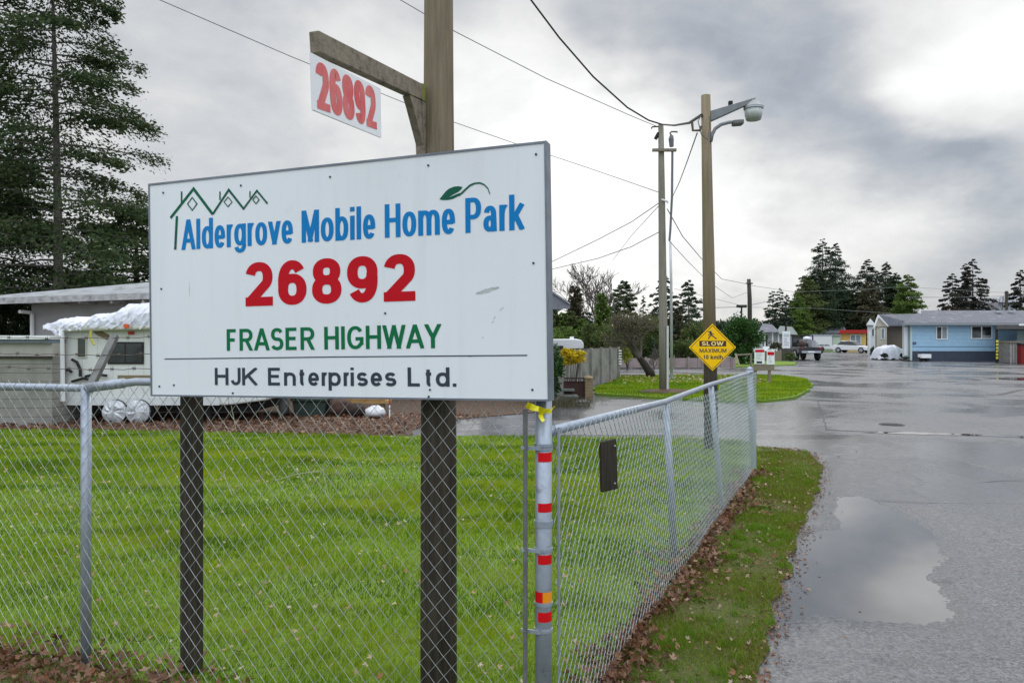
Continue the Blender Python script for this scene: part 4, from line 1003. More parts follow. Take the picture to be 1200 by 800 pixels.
def stext(name, s, l0, l1, t, m, tv, lift=.002):
    a, b = z6([l0]), z6([l1]); flat_mesh(text(s, b[0][0] - a[0][0], (b[0][1] - a[0][1]), t * (b[0][1] - a[0][1]), tv * (b[0][1] - a[0][1])), so_ + Vector((a[0][0], 0, a[0][1])), (1, 0, 0), (0, 0, 1), sn_, lift).build(name, m, sp_)
stext('slow_word', 'SLOW', (258, 359), (462, 321), .30, mat('pale_yellow_print', (.86, .66, .25), (.82, .62, .22), 5, .4), .22, .0025)
stext('maximum_word', 'MAXIMUM', (238, 424), (490, 386), .17, M_ink, .15)
stext('limit_word', '10 km/h', (272, 486), (455, 446), .2, M_ink, .17)
fig = []
for k, (l, t) in enumerate((([(345, 232), (347, 262)], .022), ([(347, 258), (372, 276), (398, 296)], .014), ([(345, 260), (330, 278), (322, 298)], .014), ([(340, 246), (318, 262)], .011), ([(318, 228), (338, 238), (372, 254)], .011), ([(334, 224), (346, 234)], .022))):
    for q in strip(z6(l), t): fig.append((q, k))
flat_mesh(fig, so_, (1, 0, 0), (0, 0, 1), sn_, .0015).build('running_figure', M_ink, sp_)
sb_ = MB()
for l in ((353, 208), (365, 552), (212, 355), (512, 400)):
    q = z6([l])[0]; c = so_ + Vector((q[0], 0, q[1])); sb_.tube([c - Vector((0, .004, 0)), c + Vector((0, .06 if abs(q[0]) < .1 else .002, 0))], .007, 8); sb_.build('bolt', M_alu, slow); sb_ = MB()

UY = 20.2; UP = Vector((X(778, UY), UY, .0)); UT = P(774.5, 146, UY)
up = thing('utility_pole', 'tall grey green utility pole with short crossarm standing on the grass island', 'utility pole', UP)
u_at = lambda z: UP.lerp(UT, z / UT.z)
MB().tube([UP - Vector((0, 0, .2)), u_at(2), u_at(4), u_at(6), UT], [.13, .12, .105, .09, .075], 14).build('pole', M_polegrey, up, smooth=True)
MB().cbox(P(778.5, 176, UY - .12), (.66, .10, .07)).build('crossarm', M_wood2, up)
MB().cbox(P(782.3, 421, UY - .13), (.055, .05, 1.85)).build('cable_guard', mat('pale_conduit', (.55, .56, .54), (.47, .48, .47), 5, .5), up)
MB().tube([P(774, 148.5, UY), P(768, 148.5, UY), P(764, 149, UY), P(763.5, 151, UY)], .022, 6).build('bracket', M_barb, up)
MB().tube([P(772, 156, UY), P(768, 163, UY)], .05, 8).build('insulator', M_black, up)
MB().tube([P(787, 172, UY - .1), P(786.5, 163, UY - .1), P(787, 159, UY - .1)], [.06, .075, .05], 10).build('insulator', M_cablegrey, up)
MB().tube([P(787, 159, UY - .1), P(785, 156, UY - .1), P(787, 154.5, UY - .1), P(793, 154.5, UY - .1), P(794, 155.5, UY - .1)], .022, 6).build('weatherhead', M_barb, up)
MB().tube([P(788, 175, UY - .12), P(787.5, 230, UY - .12), P(785.5, 270, UY - .12), P(784.5, 282, UY - .14)], .032, 8).build('riser_pipe', M_cablegrey, up)
MB().tube([P(775, 234, UY - .1), P(782, 236, UY - .1), P(782.5, 238, UY - .1)], .03, 6).build('cable_clamp', mat('white_ceramic', (.7, .7, .68), (.6, .6, .6), 5, .3), up)
mb = MB(); mb.sphere(UP + Vector((.1, -.1, .06)), (.85, .6, .10), 16, 8); mb.build('soil_mound', M_soil, up, smooth=True)
WY = 27.0; wp = Vector((X(787, WY), WY, 0))
wm = thing('thin_mast', 'slim pale metal mast just behind the tall grey green utility pole', 'mast', wp)
MB().tube([wp, P(786.5, 330, WY), P(785.5, 283, WY)], [.055, .05, .045], 10).build('shaft', mat('pale_galv', (.5, .52, .54), (.4, .42, .44), 6, .5, metal=.3), wm, smooth=True)
MB().cbox(wp + Vector((0, 0, .07)), (.25, .25, .06)).build('foot_plate', M_alu, wm)
FP = Vector((X(879, 46), 46, 0)); fp = thing('utility_pole', 'dark wooden utility pole rising behind the round green shrub', 'utility pole', FP)
MB().tube([FP, P(878.5, 350, 46), P(877.5, 327, 46)], [.16, .14, .12], 10).build('pole', M_bark, fp, smooth=True)
MB().tube([P(874, 332, 45.9), P(882, 332, 45.9)], .05, 6).build('crossarm', M_bark, fp)
QP = Vector((X(869, 50), 50, 0)); qp = thing('lamp_standard', 'thin twin arm lamp standard peeking over the round green shrub', 'street lamp', QP)
MB().tube([QP, P(869, 358, 50)], .06, 8).build('pole', M_cable, qp); MB().cbox(P(869, 358.5, 50), (.66, .2, .16)).build('lamp_head', M_cable, qp)
MB().tube([P(863, 360, 50), P(875, 360, 50)], .03, 5).build('arm', M_cable, qp)
RP = Vector((X(1180, 70), 70, 0)); rp = thing('utility_pole', 'far thin utility pole behind the blue home roof', 'utility pole', RP)
MB().tube([RP, P(1179.5, 341, 70)], .13, 8).build('pole', M_bark, rp); MB().tube([P(1177, 343, 70), P(1182, 343, 70)], .06, 6).build('crossarm', M_bark, rp)

def wire(label, pts, r, m=M_cable, n=10, sag=0, name='overhead_wire', grp=None):
    """pts are (px, py, distance)"""
    q = [P(*p) for p in pts]; out = []
    for i in range(len(q) - 1):
        for k in range(n): f = k / n; out.append(q[i].lerp(q[i + 1], f) - Vector((0, 0, sag * 4 * f * (1 - f))))
    out.append(q[-1])
    mb = MB(); mb.tube(out, r, 5); c = out[len(out) // 2]
    return tag(mb.build(name, m, loc=c), label, 'wire', grp)
wire('thick black twisted cable swooping from the top of the photo to the lamp pole', [(608, -22, 16), (622, 0, 16.2), (655, 44, 17), (695, 90, 18), (735, 126, 19.2), (760, 141, 20), (776, 146, 20.1), (790, 147, 16), (808, 144, 12), (822, 135, 9.85)], .022)
wire('thin grey wire passing behind the number sign plate', [(120, -30, 16), (187, 0, 16), (340, 66, 18), (470, 119, 20), (534, 144, 21), (600, 167, 22), (690, 197, 22), (774, 226, 20.2)], .010, M_cablegrey)
wire('thin grey wire crossing behind the top of the sign pole', [(400, -40, 16), (469, 0, 16.5), (531, 36, 17), (640, 92, 18.5), (740, 136, 20), (774, 150, 20.2)], .010, M_cablegrey)
wire('grey wire sagging from the utility pole to the sign edge, upper of two', [(560, 340, 34), (648, 306, 28), (700, 281, 24.5), (740, 260, 22.5), (775, 236, 20.2)], .012, M_cablegrey)
wire('grey wire sagging from the utility pole to the sign edge, lower of two', [(560, 336, 36), (648, 315, 29), (700, 303, 25), (740, 289, 22.5), (772, 272, 20.2)], .012, M_cablegrey)
wire('faint guy wire dropping from the utility pole towards the bare trees', [(718, 305, 40), (740, 276, 30), (775, 238, 20.2)], .010, M_cablegrey)
wire('grey service wire slanting from the lamp pole down to the utility pole riser', [(817, 156, 9.85), (805, 190, 13), (796, 214, 16.5), (787, 233, 20)], .009, M_cablegrey)
wire('grey wire falling from the utility pole behind the lamp pole', [(782, 245, 20.2), (800, 277, 24), (822, 303, 30), (846, 327, 38), (877, 333, 46)], .014, M_cablegrey)
wire('faint grey wire falling from the utility pole riser to the round shrub', [(784, 282, 20.1), (805, 305, 26), (830, 330, 32), (858, 349, 40), (877, 342, 46)], .010, M_cablegrey)
wire('dark horizontal wire passing the lamp standard over the round shrub', [(770, 362, 48), (820, 361, 49), (869, 359.5, 50), (905, 352, 60), (935, 352, 70)], .02, M_cablegrey)
wire('far pale wire strung before the tall conifers, upper of two', [(877, 334, 46), (930, 342, 60), (990, 340, 65), (1060, 336, 65), (1180, 343, 70)], .014, mat('pale_wire', (.24, .27, .24), (.2, .23, .2), 5, .7))
wire('far pale wire strung before the tall conifers, lower of two', [(790, 338, 48), (877, 360, 50), (950, 361, 60), (1030, 366, 62), (1085, 372, 55)], .012, mat('pale_wire', (.24, .27, .24)))
wire('faint far wire running on to the right over the blue home', [(1062, 348, 66), (1110, 348.5, 68), (1178, 347, 70), (1230, 346, 70)], .02, M_cablegrey)

# ================================================================== HOUSES, TRAILER AND YARD (behind the sign)
HY = 19.0
gh = thing('grey_house', 'long low grey house with peeling fascia behind the white trailer', 'house', (X(200, HY), HY, 0))
MB().box(X(37, HY), X(505, HY), HY, HY + 6, 0, Z(350, HY)).build('wall', M_housegrey, gh)
fa = [P(-60, 353.5, 18.2), P(520, 334, 18.2)]; bk = [P(-60, 353, 24), P(520, 303, 24)]
MB().prism([fa[0] + Vector((0, .03, .0)), fa[1] + Vector((0, .03, 0)), bk[1], bk[0]], (0, 0, .06)).build('roof', M_roofmetal, gh)
MB().obox(fa[0] - Vector((0, .01, .10)), fa[1] - fa[0], (0, .035, 0), (0, 0, .145)).build('fascia', M_fascia, gh)
mb = MB()
for i in range(14): MB().box(X(40, HY) + i * .8, X(40, HY) + i * .8 + .06, 18.25, HY - .01, Z(356, 18.6), Z(350, 18.6)).build('rafter_tail', M_fascia, gh)
mb = MB(); mb.tube([P(23, 365, 18.5), P(35, 366, 18.8), P(37.5, 368, HY - .08), P(38, 430, HY - .08)], .05, 6); mb.build('downpipe', M_white, gh)
LY = 12.8
lt = thing('lean_to', 'weathered slatted lean-to with pale roof edge beside the covered trailer', 'shed', (X(20, LY), LY, 0))
MB().box(X(-60, LY), X(61, LY), LY, LY + 2, 0, Z(418, LY)).build('slat_wall', M_slat, lt)
MB().box(X(-60, LY), X(61, LY), LY + .012, LY + 2, Z(418, LY) + .002, Z(402, LY)).build('upper_panel', mat('beige_panel', (.40, .385, .35), (.33, .32, .30), 3, .7), lt)
MB().box(X(-60, LY), X(61, LY), LY - .05, LY + 2.05, Z(402, LY) + .002, Z(397.5, LY)).build('gutter', mat('blue_grey_gutter', (.20, .235, .29), (.14, .16, .19), 4, .6, spots=(.05, .05, .05)), lt)
MB().box(X(-62, LY), X(62, LY), LY - .09, LY + 2.1, Z(397.5, LY) + .002, Z(393, LY)).build('roof_edge', M_white, lt)
MB().box(X(-60, LY), X(62, LY), LY - .03, LY - .002, Z(420, LY), Z(417.2, LY)).build('batten', M_darkwood, lt)
VY = 13.2
rv = thing('travel_trailer', 'old white travel trailer under a white tarp with silver wheel covers', 'trailer', (X(150, VY), VY, 0))
x0, x1 = X(63, VY), X(332, VY)
MB().box(x0, x1 - 1.0, VY, VY + 2.2, .33, 1.74).prism([(x1 - 1.0, VY, .33), (x1 - 1.0, VY, 1.74), (x1 - .2, VY, 1.5), (x1, VY, .55), (x1 - .3, VY, .42)], (0, 2.2, 0)).build('body', M_rv, rv, bevel=.03)
MB().box(x0 - .01, X(180, VY) + 1.2, VY - .012, VY - .003, .33, .47).build('skirt', mat('trailer_skirt', (.64, .66, .66), (.55, .57, .58), 4, .5), rv)
wf = MB().box(X(126.5, VY), X(169, VY), VY - .022, VY - .004, Z(426.5, VY), Z(400.5, VY)).build('window', M_black, rv, bevel=.01)
MB().box(X(128.5, VY), X(147, VY), VY - .026, VY - .023, Z(424.5, VY), Z(402.5, VY)).box(X(148.5, VY), X(167, VY), VY - .026, VY - .023, Z(424.5, VY), Z(402.5, VY)).build('pane', M_glass, wf)
wf = MB().box(X(91, VY), X(102, VY), VY - .02, VY - .004, Z(419, VY), Z(395.5, VY)).build('window', mat('cream_trim', (.6, .58, .5), (.52, .5, .44), 4, .5), rv)
MB().box(X(92.2, VY), X(100.8, VY), VY - .024, VY - .021, Z(417.8, VY), Z(396.7, VY)).build('pane', mat('green_grey_glass', (.06, .075, .06), (.05, .06, .05), 3, .2), wf)
st = []
for i in range(9):
    a = i / 8; st.append((108 + 26 * a, 386 + 15 * a ** .55))
stp = MB()
for i in range(8): stp.add([P(*q, VY - .006) for q in ((st[i][0], st[i][1]), (st[i + 1][0], st[i + 1][1]), (st[i + 1][0] + 4 * (1 - i / 9) + 1, st[i + 1][1] - 6 + i * .3), (st[i][0] + 6 * (1 - i / 9), st[i][1] - 6))], [(0, 1, 2, 3)])
stp.build('stripe', M_rvstripe, rv)
MB().box(X(138, VY), X(185, VY), VY - .008, VY - .004, Z(446.5, VY), Z(439.5, VY)).build('stripe', M_rvstripe, rv)
MB().tube([P(66, 385.5, VY - .1), P(330, 380, VY - .1)], .055, 10).build('awning_roll', mat('cream_roll', (.58, .57, .47), (.5, .5, .42), 5, .5), rv, smooth=True)
MB().tube([P(72, 386, VY - .14), P(73.5, 470, VY - .14)], .045, 8).build('awning_post', M_white, rv)
MB().tube([P(106.5, 387, VY - .17), P(106, 396, VY - .17), P(110.5, 404, VY - .17)], .02, 5).build('strap', mat('yellow_strap', (.55, .5, .08)), rv)
MB().cbox(P(153.5, 390, VY - .02), (.10, .03, .05)).build('marker_light', M_redroof, rv)
MB().cbox(P(148, 382, VY - .18), (.07, .04, .07)).build('marker_flag', mat('orange_flag', (.75, .12, .02)), rv)
mb = MB()
for a in ([(84, 421), (90, 424), (94, 433), (94, 441)], [(78, 433), (82, 434), (84, 436)], [(100, 441), (112, 438), (125, 440)], [(84, 447), (98, 443), (110, 446)]): mb.tube([P(*q, VY - .05) for q in a], .025, 6)
mb.build('hose', M_black, rv)
for cxw in (133.5, 161):
    c = P(cxw, 482.5, VY - .10)
    wo = MB(); wo.tube([c + Vector((0, .04, 0)), c + Vector((0, .26, 0))], .22, 18); wo = wo.build('wheel', M_black, rv)
    mb = MB(); rr = random.Random(int(cxw))
    for i in range(20):
        a0, a1 = 2 * math.pi * i / 20, 2 * math.pi * (i + 1) / 20
    n_ = 20; ring = [c + Vector((math.cos(2 * math.pi * i / n_) * .215 * rr.uniform(.985, 1.015), rr.uniform(-.006, .006), math.sin(2 * math.pi * i / n_) * .215 * rr.uniform(.985, 1.015))) for i in range(n_)]
    r2_ = [c + (q - c) * .55 + Vector((0, rr.uniform(-.05, -.015), 0)) for q in ring]
    mb.add(ring + r2_ + [c + Vector((0, -.04, 0))] + [q + Vector((0, .18, 0)) for q in ring], [(i, (i + 1) % n_, n_ + (i + 1) % n_, n_ + i) for i in range(n_)] + [(n_ + i, n_ + (i + 1) % n_, 2 * n_) for i in range(n_)] + [(i, 2 * n_ + 1 + i, 2 * n_ + 1 + (i + 1) % n_, (i + 1) % n_) for i in range(n_)])
    mb.build('wheel_cover', mat('silver_cover', (.62, .64, .67), (.45, .47, .50), 9, .35, metal=.3, bump=.5), wo)
mb = MB().box(X(176, VY), X(290, VY), VY + .3, VY + 1.9, .18, .329); mb.tube([(X(240, VY), VY + .2, .0), (X(240, VY), VY + .2, .3)], .05, 8); mb.build('chassis', M_black, rv)
# tarp
tp = [(56, 379, 383), (62, 376, 384), (70, 372.5, 384), (78, 371, 385), (88, 370, 384), (96, 370.5, 384), (103, 374, 383), (106, 371, 381), (109, 366, 381), (114, 365.5, 381), (120, 367, 382), (128, 366, 382), (136, 361.5, 382), (142, 357, 382), (150, 355, 382), (160, 354, 382), (172, 353.5, 381.5), (186, 353.5, 381), (230, 352, 381), (290, 356, 382)]
tq = []
for a, b in zip(tp, tp[1:]):
    n_ = max(1, int((b[0] - a[0]) / 2.2))
    for k in range(n_): tq.append(tuple(a[m_] + (b[m_] - a[m_]) * k / n_ for m_ in range(3)))
tq.append(tp[-1]); tarp_n = len(tq)
mb = MB(); rr = random.Random(8); vs = []; ctl = (0, .12, .3, .5, .72, .88, 1.0); rows = 15
for ci, (px, yt, yb) in enumerate(tq):
    zt, zb = Z(yt, VY), Z(yb, VY); prof = [(-.15, zb - .05), (-.14, zb + (zt - zb) * .25), (-.09, zb + (zt - zb) * .62), (.12, zt - .02), (.9, zt + .01), (1.9, zb + (zt - zb) * .7), (2.25, zb)]
    for r_i in range(rows):
        f = r_i / (rows - 1) * 6; k = min(int(f), 5); f -= k
        dy = prof[k][0] * (1 - f) + prof[k + 1][0] * f; z = prof[k][1] * (1 - f) + prof[k + 1][1] * f
        cr = .013 * math.sin(px * .55 + r_i * .9) * math.sin(px * .23 - r_i * .5) + .008 * math.sin(px * 1.1 - r_i * 1.2)
        vs.append((X(px, VY) + rr.gauss(0, .004), VY + dy - abs(cr) + rr.gauss(0, .011), z + cr + rr.gauss(0, .009)))
mb.add(vs, [(i * rows + j, (i + 1) * rows + j, (i + 1) * rows + j + 1, i * rows + j + 1) for i in range(tarp_n - 1) for j in range(rows - 1)])
mb.add([P(57, 379, VY - .12), P(60, 381, VY - .13), P(69, 392, VY - .15), P(66, 393, VY - .12), P(58, 385, VY - .1)], [(0, 1, 2, 3, 4)])
o = mb.build('white_tarp', M_tarp, loc=(X(120, VY), VY, 1.74)); tag(o, 'crumpled white tarp lying over the roof of the travel trailer', 'tarp')
so2 = o.modifiers.new('thickness', 'SOLIDIFY'); so2.thickness = .006
# yard clutter under the sign
def lump(name, label, cat, px, pyb, Y, w_, h_, m, seed, parts=None):
    rr = random.Random(seed); base = Vector((X(px, Y), Y, .012)); mb = MB(); mb.sphere((base.x, base.y, base.z + h_ * .48), (w_ / 2, w_ * .4, h_ / 2), 16, 10)
    mb.v = [(a + rr.gauss(0, w_ * .03), b + rr.gauss(0, w_ * .03), max(.012, c + rr.gauss(0, h_ * .04))) for a, b, c in mb.v]
    return tag(mb.build(name, m, loc=base, smooth=True), label, cat)
t = thing('storage_bin', 'dark green plastic bin standing under the sign near the trailer', 'bin', (X(362, 14.2), 14.2, .012))
mb = MB(); b_ = (X(343, 14.2), 14.2, .012); MB().prism([P(346, 489, 14.2), P(379, 489, 14.2), P(383, 470, 14.2), P(342, 470, 14.2)], (0, .5, 0)).build('tub', M_junkgreen, t, bevel=.02)
MB().box(X(341, 14.2), X(384, 14.2), 14.15, 14.75, Z(470, 14.2), Z(467, 14.2)).build('lid', M_junkgreen, t, bevel=.01)
lump('sack', 'slumped brown sack between the green bin and the white bag', 'sack', 398, 486, 14.4, .5, .36, M_junkbrown, 1)
lump('sack', 'smaller dark brown sack lying next to the white bag', 'sack', 418, 486, 14.2, .36, .27, mat('dark_sack', (.03, .022, .02), (.05, .035, .03), 5, .8), 2)
lump('white_bag', 'crumpled white plastic bag lying on brown leaves under the sign', 'bag', 440, 486, 14.0, .40, .24, mat('white_plastic_bag', (.66, .67, .68), (.52, .53, .55), 6, .4, bump=.6), 3)
lump('grey_bag', 'pale grey bag beside the green bin below the sign', 'bag', 333, 486, 14.6, .22, .36, mat('grey_bag_plastic', (.40, .42, .43), (.3, .32, .33), 6, .5, bump=.6), 4)
t = thing('plank_stack', 'long raw yellow planks lying behind the brown sacks', 'planks', (X(418, 15), 15, .0))
for k in range(3): MB().box(X(382, 15), X(456, 15) - k * .1, 15 + k * .02, 15.3, .20 + .07 * k, .262 + .07 * k).build('plank', M_plank, t)
MB().box(X(390, 15), X(394, 15), 15.05, 15.25, 0, .2).box(X(445, 15), X(449, 15), 15.05, 15.25, 0, .2).build('bearer', M_wood2, t)
t = thing('marker_stake', 'thin red and white stake standing next to the planks', 'stake', (X(456.5, 14), 14, 0))
MB().box(X(455.8, 14), X(457.2, 14), 14, 14.02, 0, .26).build('shaft', M_white, t); MB().box(X(455.8, 14), X(457.2, 14), 14, 14.02, .262, .40).build('tip', M_redroof, t)
# right-hand shed behind the sign, only its eave shows
SYd = 19.5
sh = thing('shed', 'grey gabled shed whose eave pokes out past the sign edge', 'shed', (X(600, SYd), SYd, 0))
MB().box(X(563, SYd), X(641, SYd), SYd, SYd + 4, 0, Z(362, SYd)).build('wall', M_housegrey, sh)
ra, rb_, rl_ = P(602, 313, SYd - .5), P(668, 357, SYd - .5), P(536, 357, SYd - .5)
MB().prism([ra, rb_, rb_ - Vector((0, 0, .10)), P(645, 362.5, SYd - .5), P(559, 362.5, SYd - .5), rl_ - Vector((0, 0, .10)), rl_], (0, .05, 0)).build('gable', mat('slate_gable', (.20, .215, .24), (.16, .17, .19), 4, .7), sh)
for q_ in (rb_, rl_): MB().prism([ra - Vector((0, .06, -.002)), q_ - Vector((0, .06, 0)), q_ - Vector((0, .06, -.05)), ra - Vector((0, .06, -.05))], (0, 4.6, 0)).build('roof', M_roofmetal, sh)
MB().box(X(590, SYd), X(612, SYd), SYd - .04, SYd - .004, .02, 2.0).build('door', M_white, sh)
# steps, planter, shrubs
PY = 18.2
stp = thing('porch_steps', 'red brown porch steps with a brick pillar near the sign edge', 'steps', (X(675, PY), PY, 0))
MB().box(X(686, PY), X(695, PY), PY, PY + .4, 0, Z(444, PY)).build('pillar', M_brick, stp)
MB().sphere((X(690.5, PY), PY + .2, Z(443.5, PY)), (.13, .24, .07), 12, 6).build('pillar_cap', M_brick, stp, smooth=True)
MB().box(X(661, PY), X(686, PY) - .003, PY + .15, PY + .2, .02, Z(447, PY)).build('side_wall', M_redbrown, stp)
mb = MB(); mb.box(X(661, PY), X(686, PY) - .003, PY + .1, PY + .14, Z(444, PY), Z(442.5, PY))
for i in range(9): mb.box(X(662 + i * 2.7, PY), X(662 + i * 2.7, PY) + .018, PY + .11, PY + .13, Z(447, PY), Z(444, PY))
mb.build('railing', M_redbrown, stp)
MB().box(X(655, PY), X(676, PY), PY - .5, PY + .1, Z(464.5, PY), Z(462, PY)).build('tread', mat('grey_step', (.15, .16, .16), (.10, .105, .105), 5, .7), stp)
MB().box(X(657, PY), X(673, PY), PY - .1, PY + .14, Z(458, PY), Z(455.5, PY)).build('tread', mat('grey_step', (.15, .16, .16)), stp)
MB().box(X(668, PY), X(687, PY), PY - .8, PY - .05, .01, Z(467.5, PY)).build('slab', mat('grey_step', (.15, .16, .16)), stp)
MB().box(X(663, PY), X(665, PY), PY - .3, PY - .2, 0, Z(464.6, PY)).build('riser', M_redbrown, stp)
shrub('dark_shrub', 'dense dark green shrub at the sign edge before the porch steps', 'shrub', (X(646, 17.2), 17.2, 0), (.36, .45, .72), 5200, .07, L_shrub, 31, lumps=40)
shrub('yellow_shrub', 'bright yellow leaved bush above the red brown porch steps', 'shrub', (X(670, 19), 19, 0), (.42, .3, .30), 900, .10, L_yellow, 32, zc=1.08, stems=7)
rng = np.random.default_rng(5); q = np.column_stack([rng.normal(X(655, 16.6), .35, 900), rng.normal(16.7, .35, 900)])
V = blades(rng, q, .0, .22, .012, 1.2); tag(npmesh('border_plants', V, 3, L_brownc), 'tangled grey brown border plants beside the porch steps', 'plants', kind='stuff')
CY = 24.5
ct = thing('camper_trailer', 'white camper with rounded roof behind the yellow bush', 'trailer', (X(664, CY), CY, 0))
cxs = [(622, 436), (622, 404), (625, 399.5), (630, 397.5), (676, 397), (681.5, 398.5), (684, 402), (684, 436)]
MB().prism([P(*q, CY) for q in cxs], (0, 2, 0)).build('body', M_carwhite, ct, bevel=.03)
MB().cbox(P(670, 396, CY + .6), (.12, .3, .10)).build('roof_vent', M_white, ct)
MB().box(X(640, CY), X(660, CY), CY - .02, CY - .004, Z(415, CY), Z(405, CY)).build('window', M_glass, ct)
for px in (640, 668): MB().tube([(X(px, CY), CY + .02, .28), (X(px, CY), CY + .3, .28)], .27, 14).build('wheel', M_black, ct)
pf = thing('panel_fence', 'stained grey panel fence of tall slabs between posts behind the porch steps', 'fence', (X(700, 24), 24, 0))
a, b = Vector((X(648, 20.5), 20.5, 0)), Vector((X(724, 27.6), 27.6, 0)); dv = (b - a); nn = Vector((dv.y, -dv.x, 0)).normalized()
MB().obox(a, dv, -nn * .06, (0, 0, 1.22)).build('panel', M_conc, pf)
for q in np.linspace(0, 1, 7): MB().obox(a + dv * q - dv.normalized() * .05 + nn * .005, dv.normalized() * .10, nn * .07, (0, 0, 1.26)).build('post', M_conc, pf)
MB().obox(a + Vector((0, 0, 1.222)), dv, -nn * .07, (0, 0, .03)).build('cap_rail', M_darkwood, pf)
mb = MB()
for k in range(6): mb.box(b.x + .02, b.x + .13, b.y - .1, b.y, .58 + k * .10, .63 + k * .10)
mb.build('end_block', M_white, pf)
pk = thing('board_fence', 'low faded pinkish board fence across the far street', 'fence', (X(790, 38), 38, 0))
MB().box(X(722, 38), X(862, 38), 38, 38.05, .06, .56).build('board_panel', M_pinkw, pk)
for k in range(9): MB().box(X(722, 38) + k * .75, X(722, 38) + k * .75 + .08, 37.95, 37.995, 0, .62).build('post', M_pinkw, pk)
# notice board with two papers
NY = 24.6
nb = thing('notice_board', 'two red headed notices on a low wooden board at the island corner', 'notice board', (X(894, NY), NY, .06))
for px in (885.5, 902): MB().box(X(px - 1.4, NY), X(px + 1.4, NY), NY, NY + .08, 0, Z(431, NY)).build('post', M_wood2, nb)
MB().box(X(883, NY), X(907, NY), NY - .03, NY - .004, Z(434, NY), Z(426.5, NY)).build('board', M_wood2, nb)
M_print = mat('grey_print', (.32, .40, .36), (.28, .35, .32), 9, .7)
def notice(xa, xb, ya, yb, rows_, redy, hole=None):
    pl_ = MB().box(X(xa, NY), X(xb, NY), NY - .045, NY - .035, Z(yb, NY), Z(ya, NY)).build('notice_sheet', M_white, nb)
    MB().box(X(xa + .8, NY), X(xb - .5, NY), NY - .048, NY - .0455, Z(redy[1], NY), Z(redy[0], NY)).build('red_header', M_red, pl_)
    mb = MB(); rr = random.Random(int(xa))
    for y in rows_: mb.box(X(xa + 2, NY), X(xb - 2 - rr.random() * 3, NY), NY - .048, NY - .0455, Z(y + .55, NY), Z(y, NY))
    mb.build('print_lines', M_print, pl_)
    if hole: MB().box(*[X(h, NY) for h in hole[:2]], NY - .05, NY - .0455, Z(hole[3], NY), Z(hole[2], NY)).build('dark_box', M_black, pl_)
notice(883.6, 895.5, 408.5, 426.4, (413.5, 415.2, 417, 418.8, 420.6), (409.6, 412.6), (886, 892.5, 423.2, 425.5))
notice(898, 907.2, 409, 427, (410.2, 417, 418.8, 420.6, 422.4, 424.2), (412.2, 416))

# ------------------------------------------------------------------ homes across the road
BY = 51.7
bh = thing('blue_home', 'pale blue mobile home with slate skirting and grey shingle roof', 'house', (X(1130, BY), BY, 0))
bx0, bx1 = X(1067, BY), X(1290, BY)
def slab(xa, xb, Ya, Yb, za, zb):
    return MB().prism([(X(xa, Ya), Ya, za), (X(xb, Ya), Ya, za), (X(xb, Yb), Yb, za), (X(xa, Yb), Yb, za)], (0, 0, zb - za))
slab(1067, 1290, BY, BY + 7, .71, 2.75).build('wall', M_bluesid, bh)
slab(1067.2, 1290, BY + .02, BY + 7, 0, .709).build('skirting', M_skirt, bh)
slab(1057.5, 1066.9, BY + .25, BY + 3.5, .3, 2.7).build('end_wall', mat('pale_mint_wall', (.52, .62, .58), (.46, .55, .52), 3, .6), bh)
re, rg_ = 2.72, 3.75
RX = X(1079, BY + 3.6)
mb = MB(); e0 = (bx0 - .75, BY - .45, re); e1 = (bx1 + .3, BY - .45, re); g0 = (RX, BY + 3.6, rg_); g1 = (bx1 + .3, BY + 3.6, rg_); f0 = (X(1056, BY + 7.5), BY + 7.5, re); f1 = (bx1 + .3, BY + 7.5, re)
th_ = Vector((0, 0, .10))
mb.add([e0, e1, g1, g0, f0, f1] + [tuple(Vector(q) - th_) for q in (e0, e1, g1, g0, f0, f1)], [(0, 1, 2, 3), (3, 2, 5, 4), (0, 3, 4), (6, 9, 8, 7), (0, 6, 7, 1), (4, 10, 6, 0)])
roof = mb.build('roof', M_roofgrey, bh)
MB().obox(Vector(e0) - Vector((.02, .05, .16)), Vector(e1) - Vector(e0), (0, .04, 0), (0, 0, .14)).build('gutter', mat('grey_gutter', (.30, .32, .34)), bh)
mb = MB()
for px, py in ((1111, 366), (1170, 364.5), (1185, 363.5)): mb.cbox(P(px, py + 1, BY + 2.6), (.45, .3, .14))
mb.build('roof_vent', mat('roof_vent_metal', (.45, .46, .47)), roof)
MB().tube([P(1078, 368.5, BY + 2.5), P(1078, 362, BY + 2.5)], .07, 8).build('vent_pipe', M_white, roof)
def window(par, xa, xb, ya, yb, Y, nmul=2, gm=M_glass, fm=M_white, fw=1.2):
    f = MB(); f.box(X(xa, Y), X(xb, Y), Y - .05, Y - .006, Z(yb, Y), Z(yb - fw, Y)).box(X(xa, Y), X(xb, Y), Y - .05, Y - .006, Z(ya + fw, Y), Z(ya, Y))
    st_ = [xa + (xb - xa) * i / nmul for i in range(nmul + 1)]
    for i, s_ in enumerate(st_):
        lo = s_ if i == 0 else (s_ - fw if i == nmul else s_ - fw / 2)
        f.box(X(lo, Y), X(lo + fw, Y), Y - .047, Y - .006, Z(yb - fw, Y) + .002, Z(ya + fw, Y) - .002)
    f = f.build('window', fm, par)
    MB().box(X(xa + fw, Y) - .002, X(xb - fw, Y) + .002, Y - .02, Y - .008, Z(yb - fw, Y), Z(ya + fw, Y)).build('pane', gm, f)
    return f
w1 = window(bh, 1096.5, 1110.3, 382, 397.8, BY)
MB().box(X(1104.5, BY), X(1109, BY), BY - .026, BY - .021, Z(396.4, BY), Z(383.5, BY)).build('curtain', M_lightglass, w1)
w2 = window(bh, 1137.5, 1162.5, 381.5, 397.2, BY)
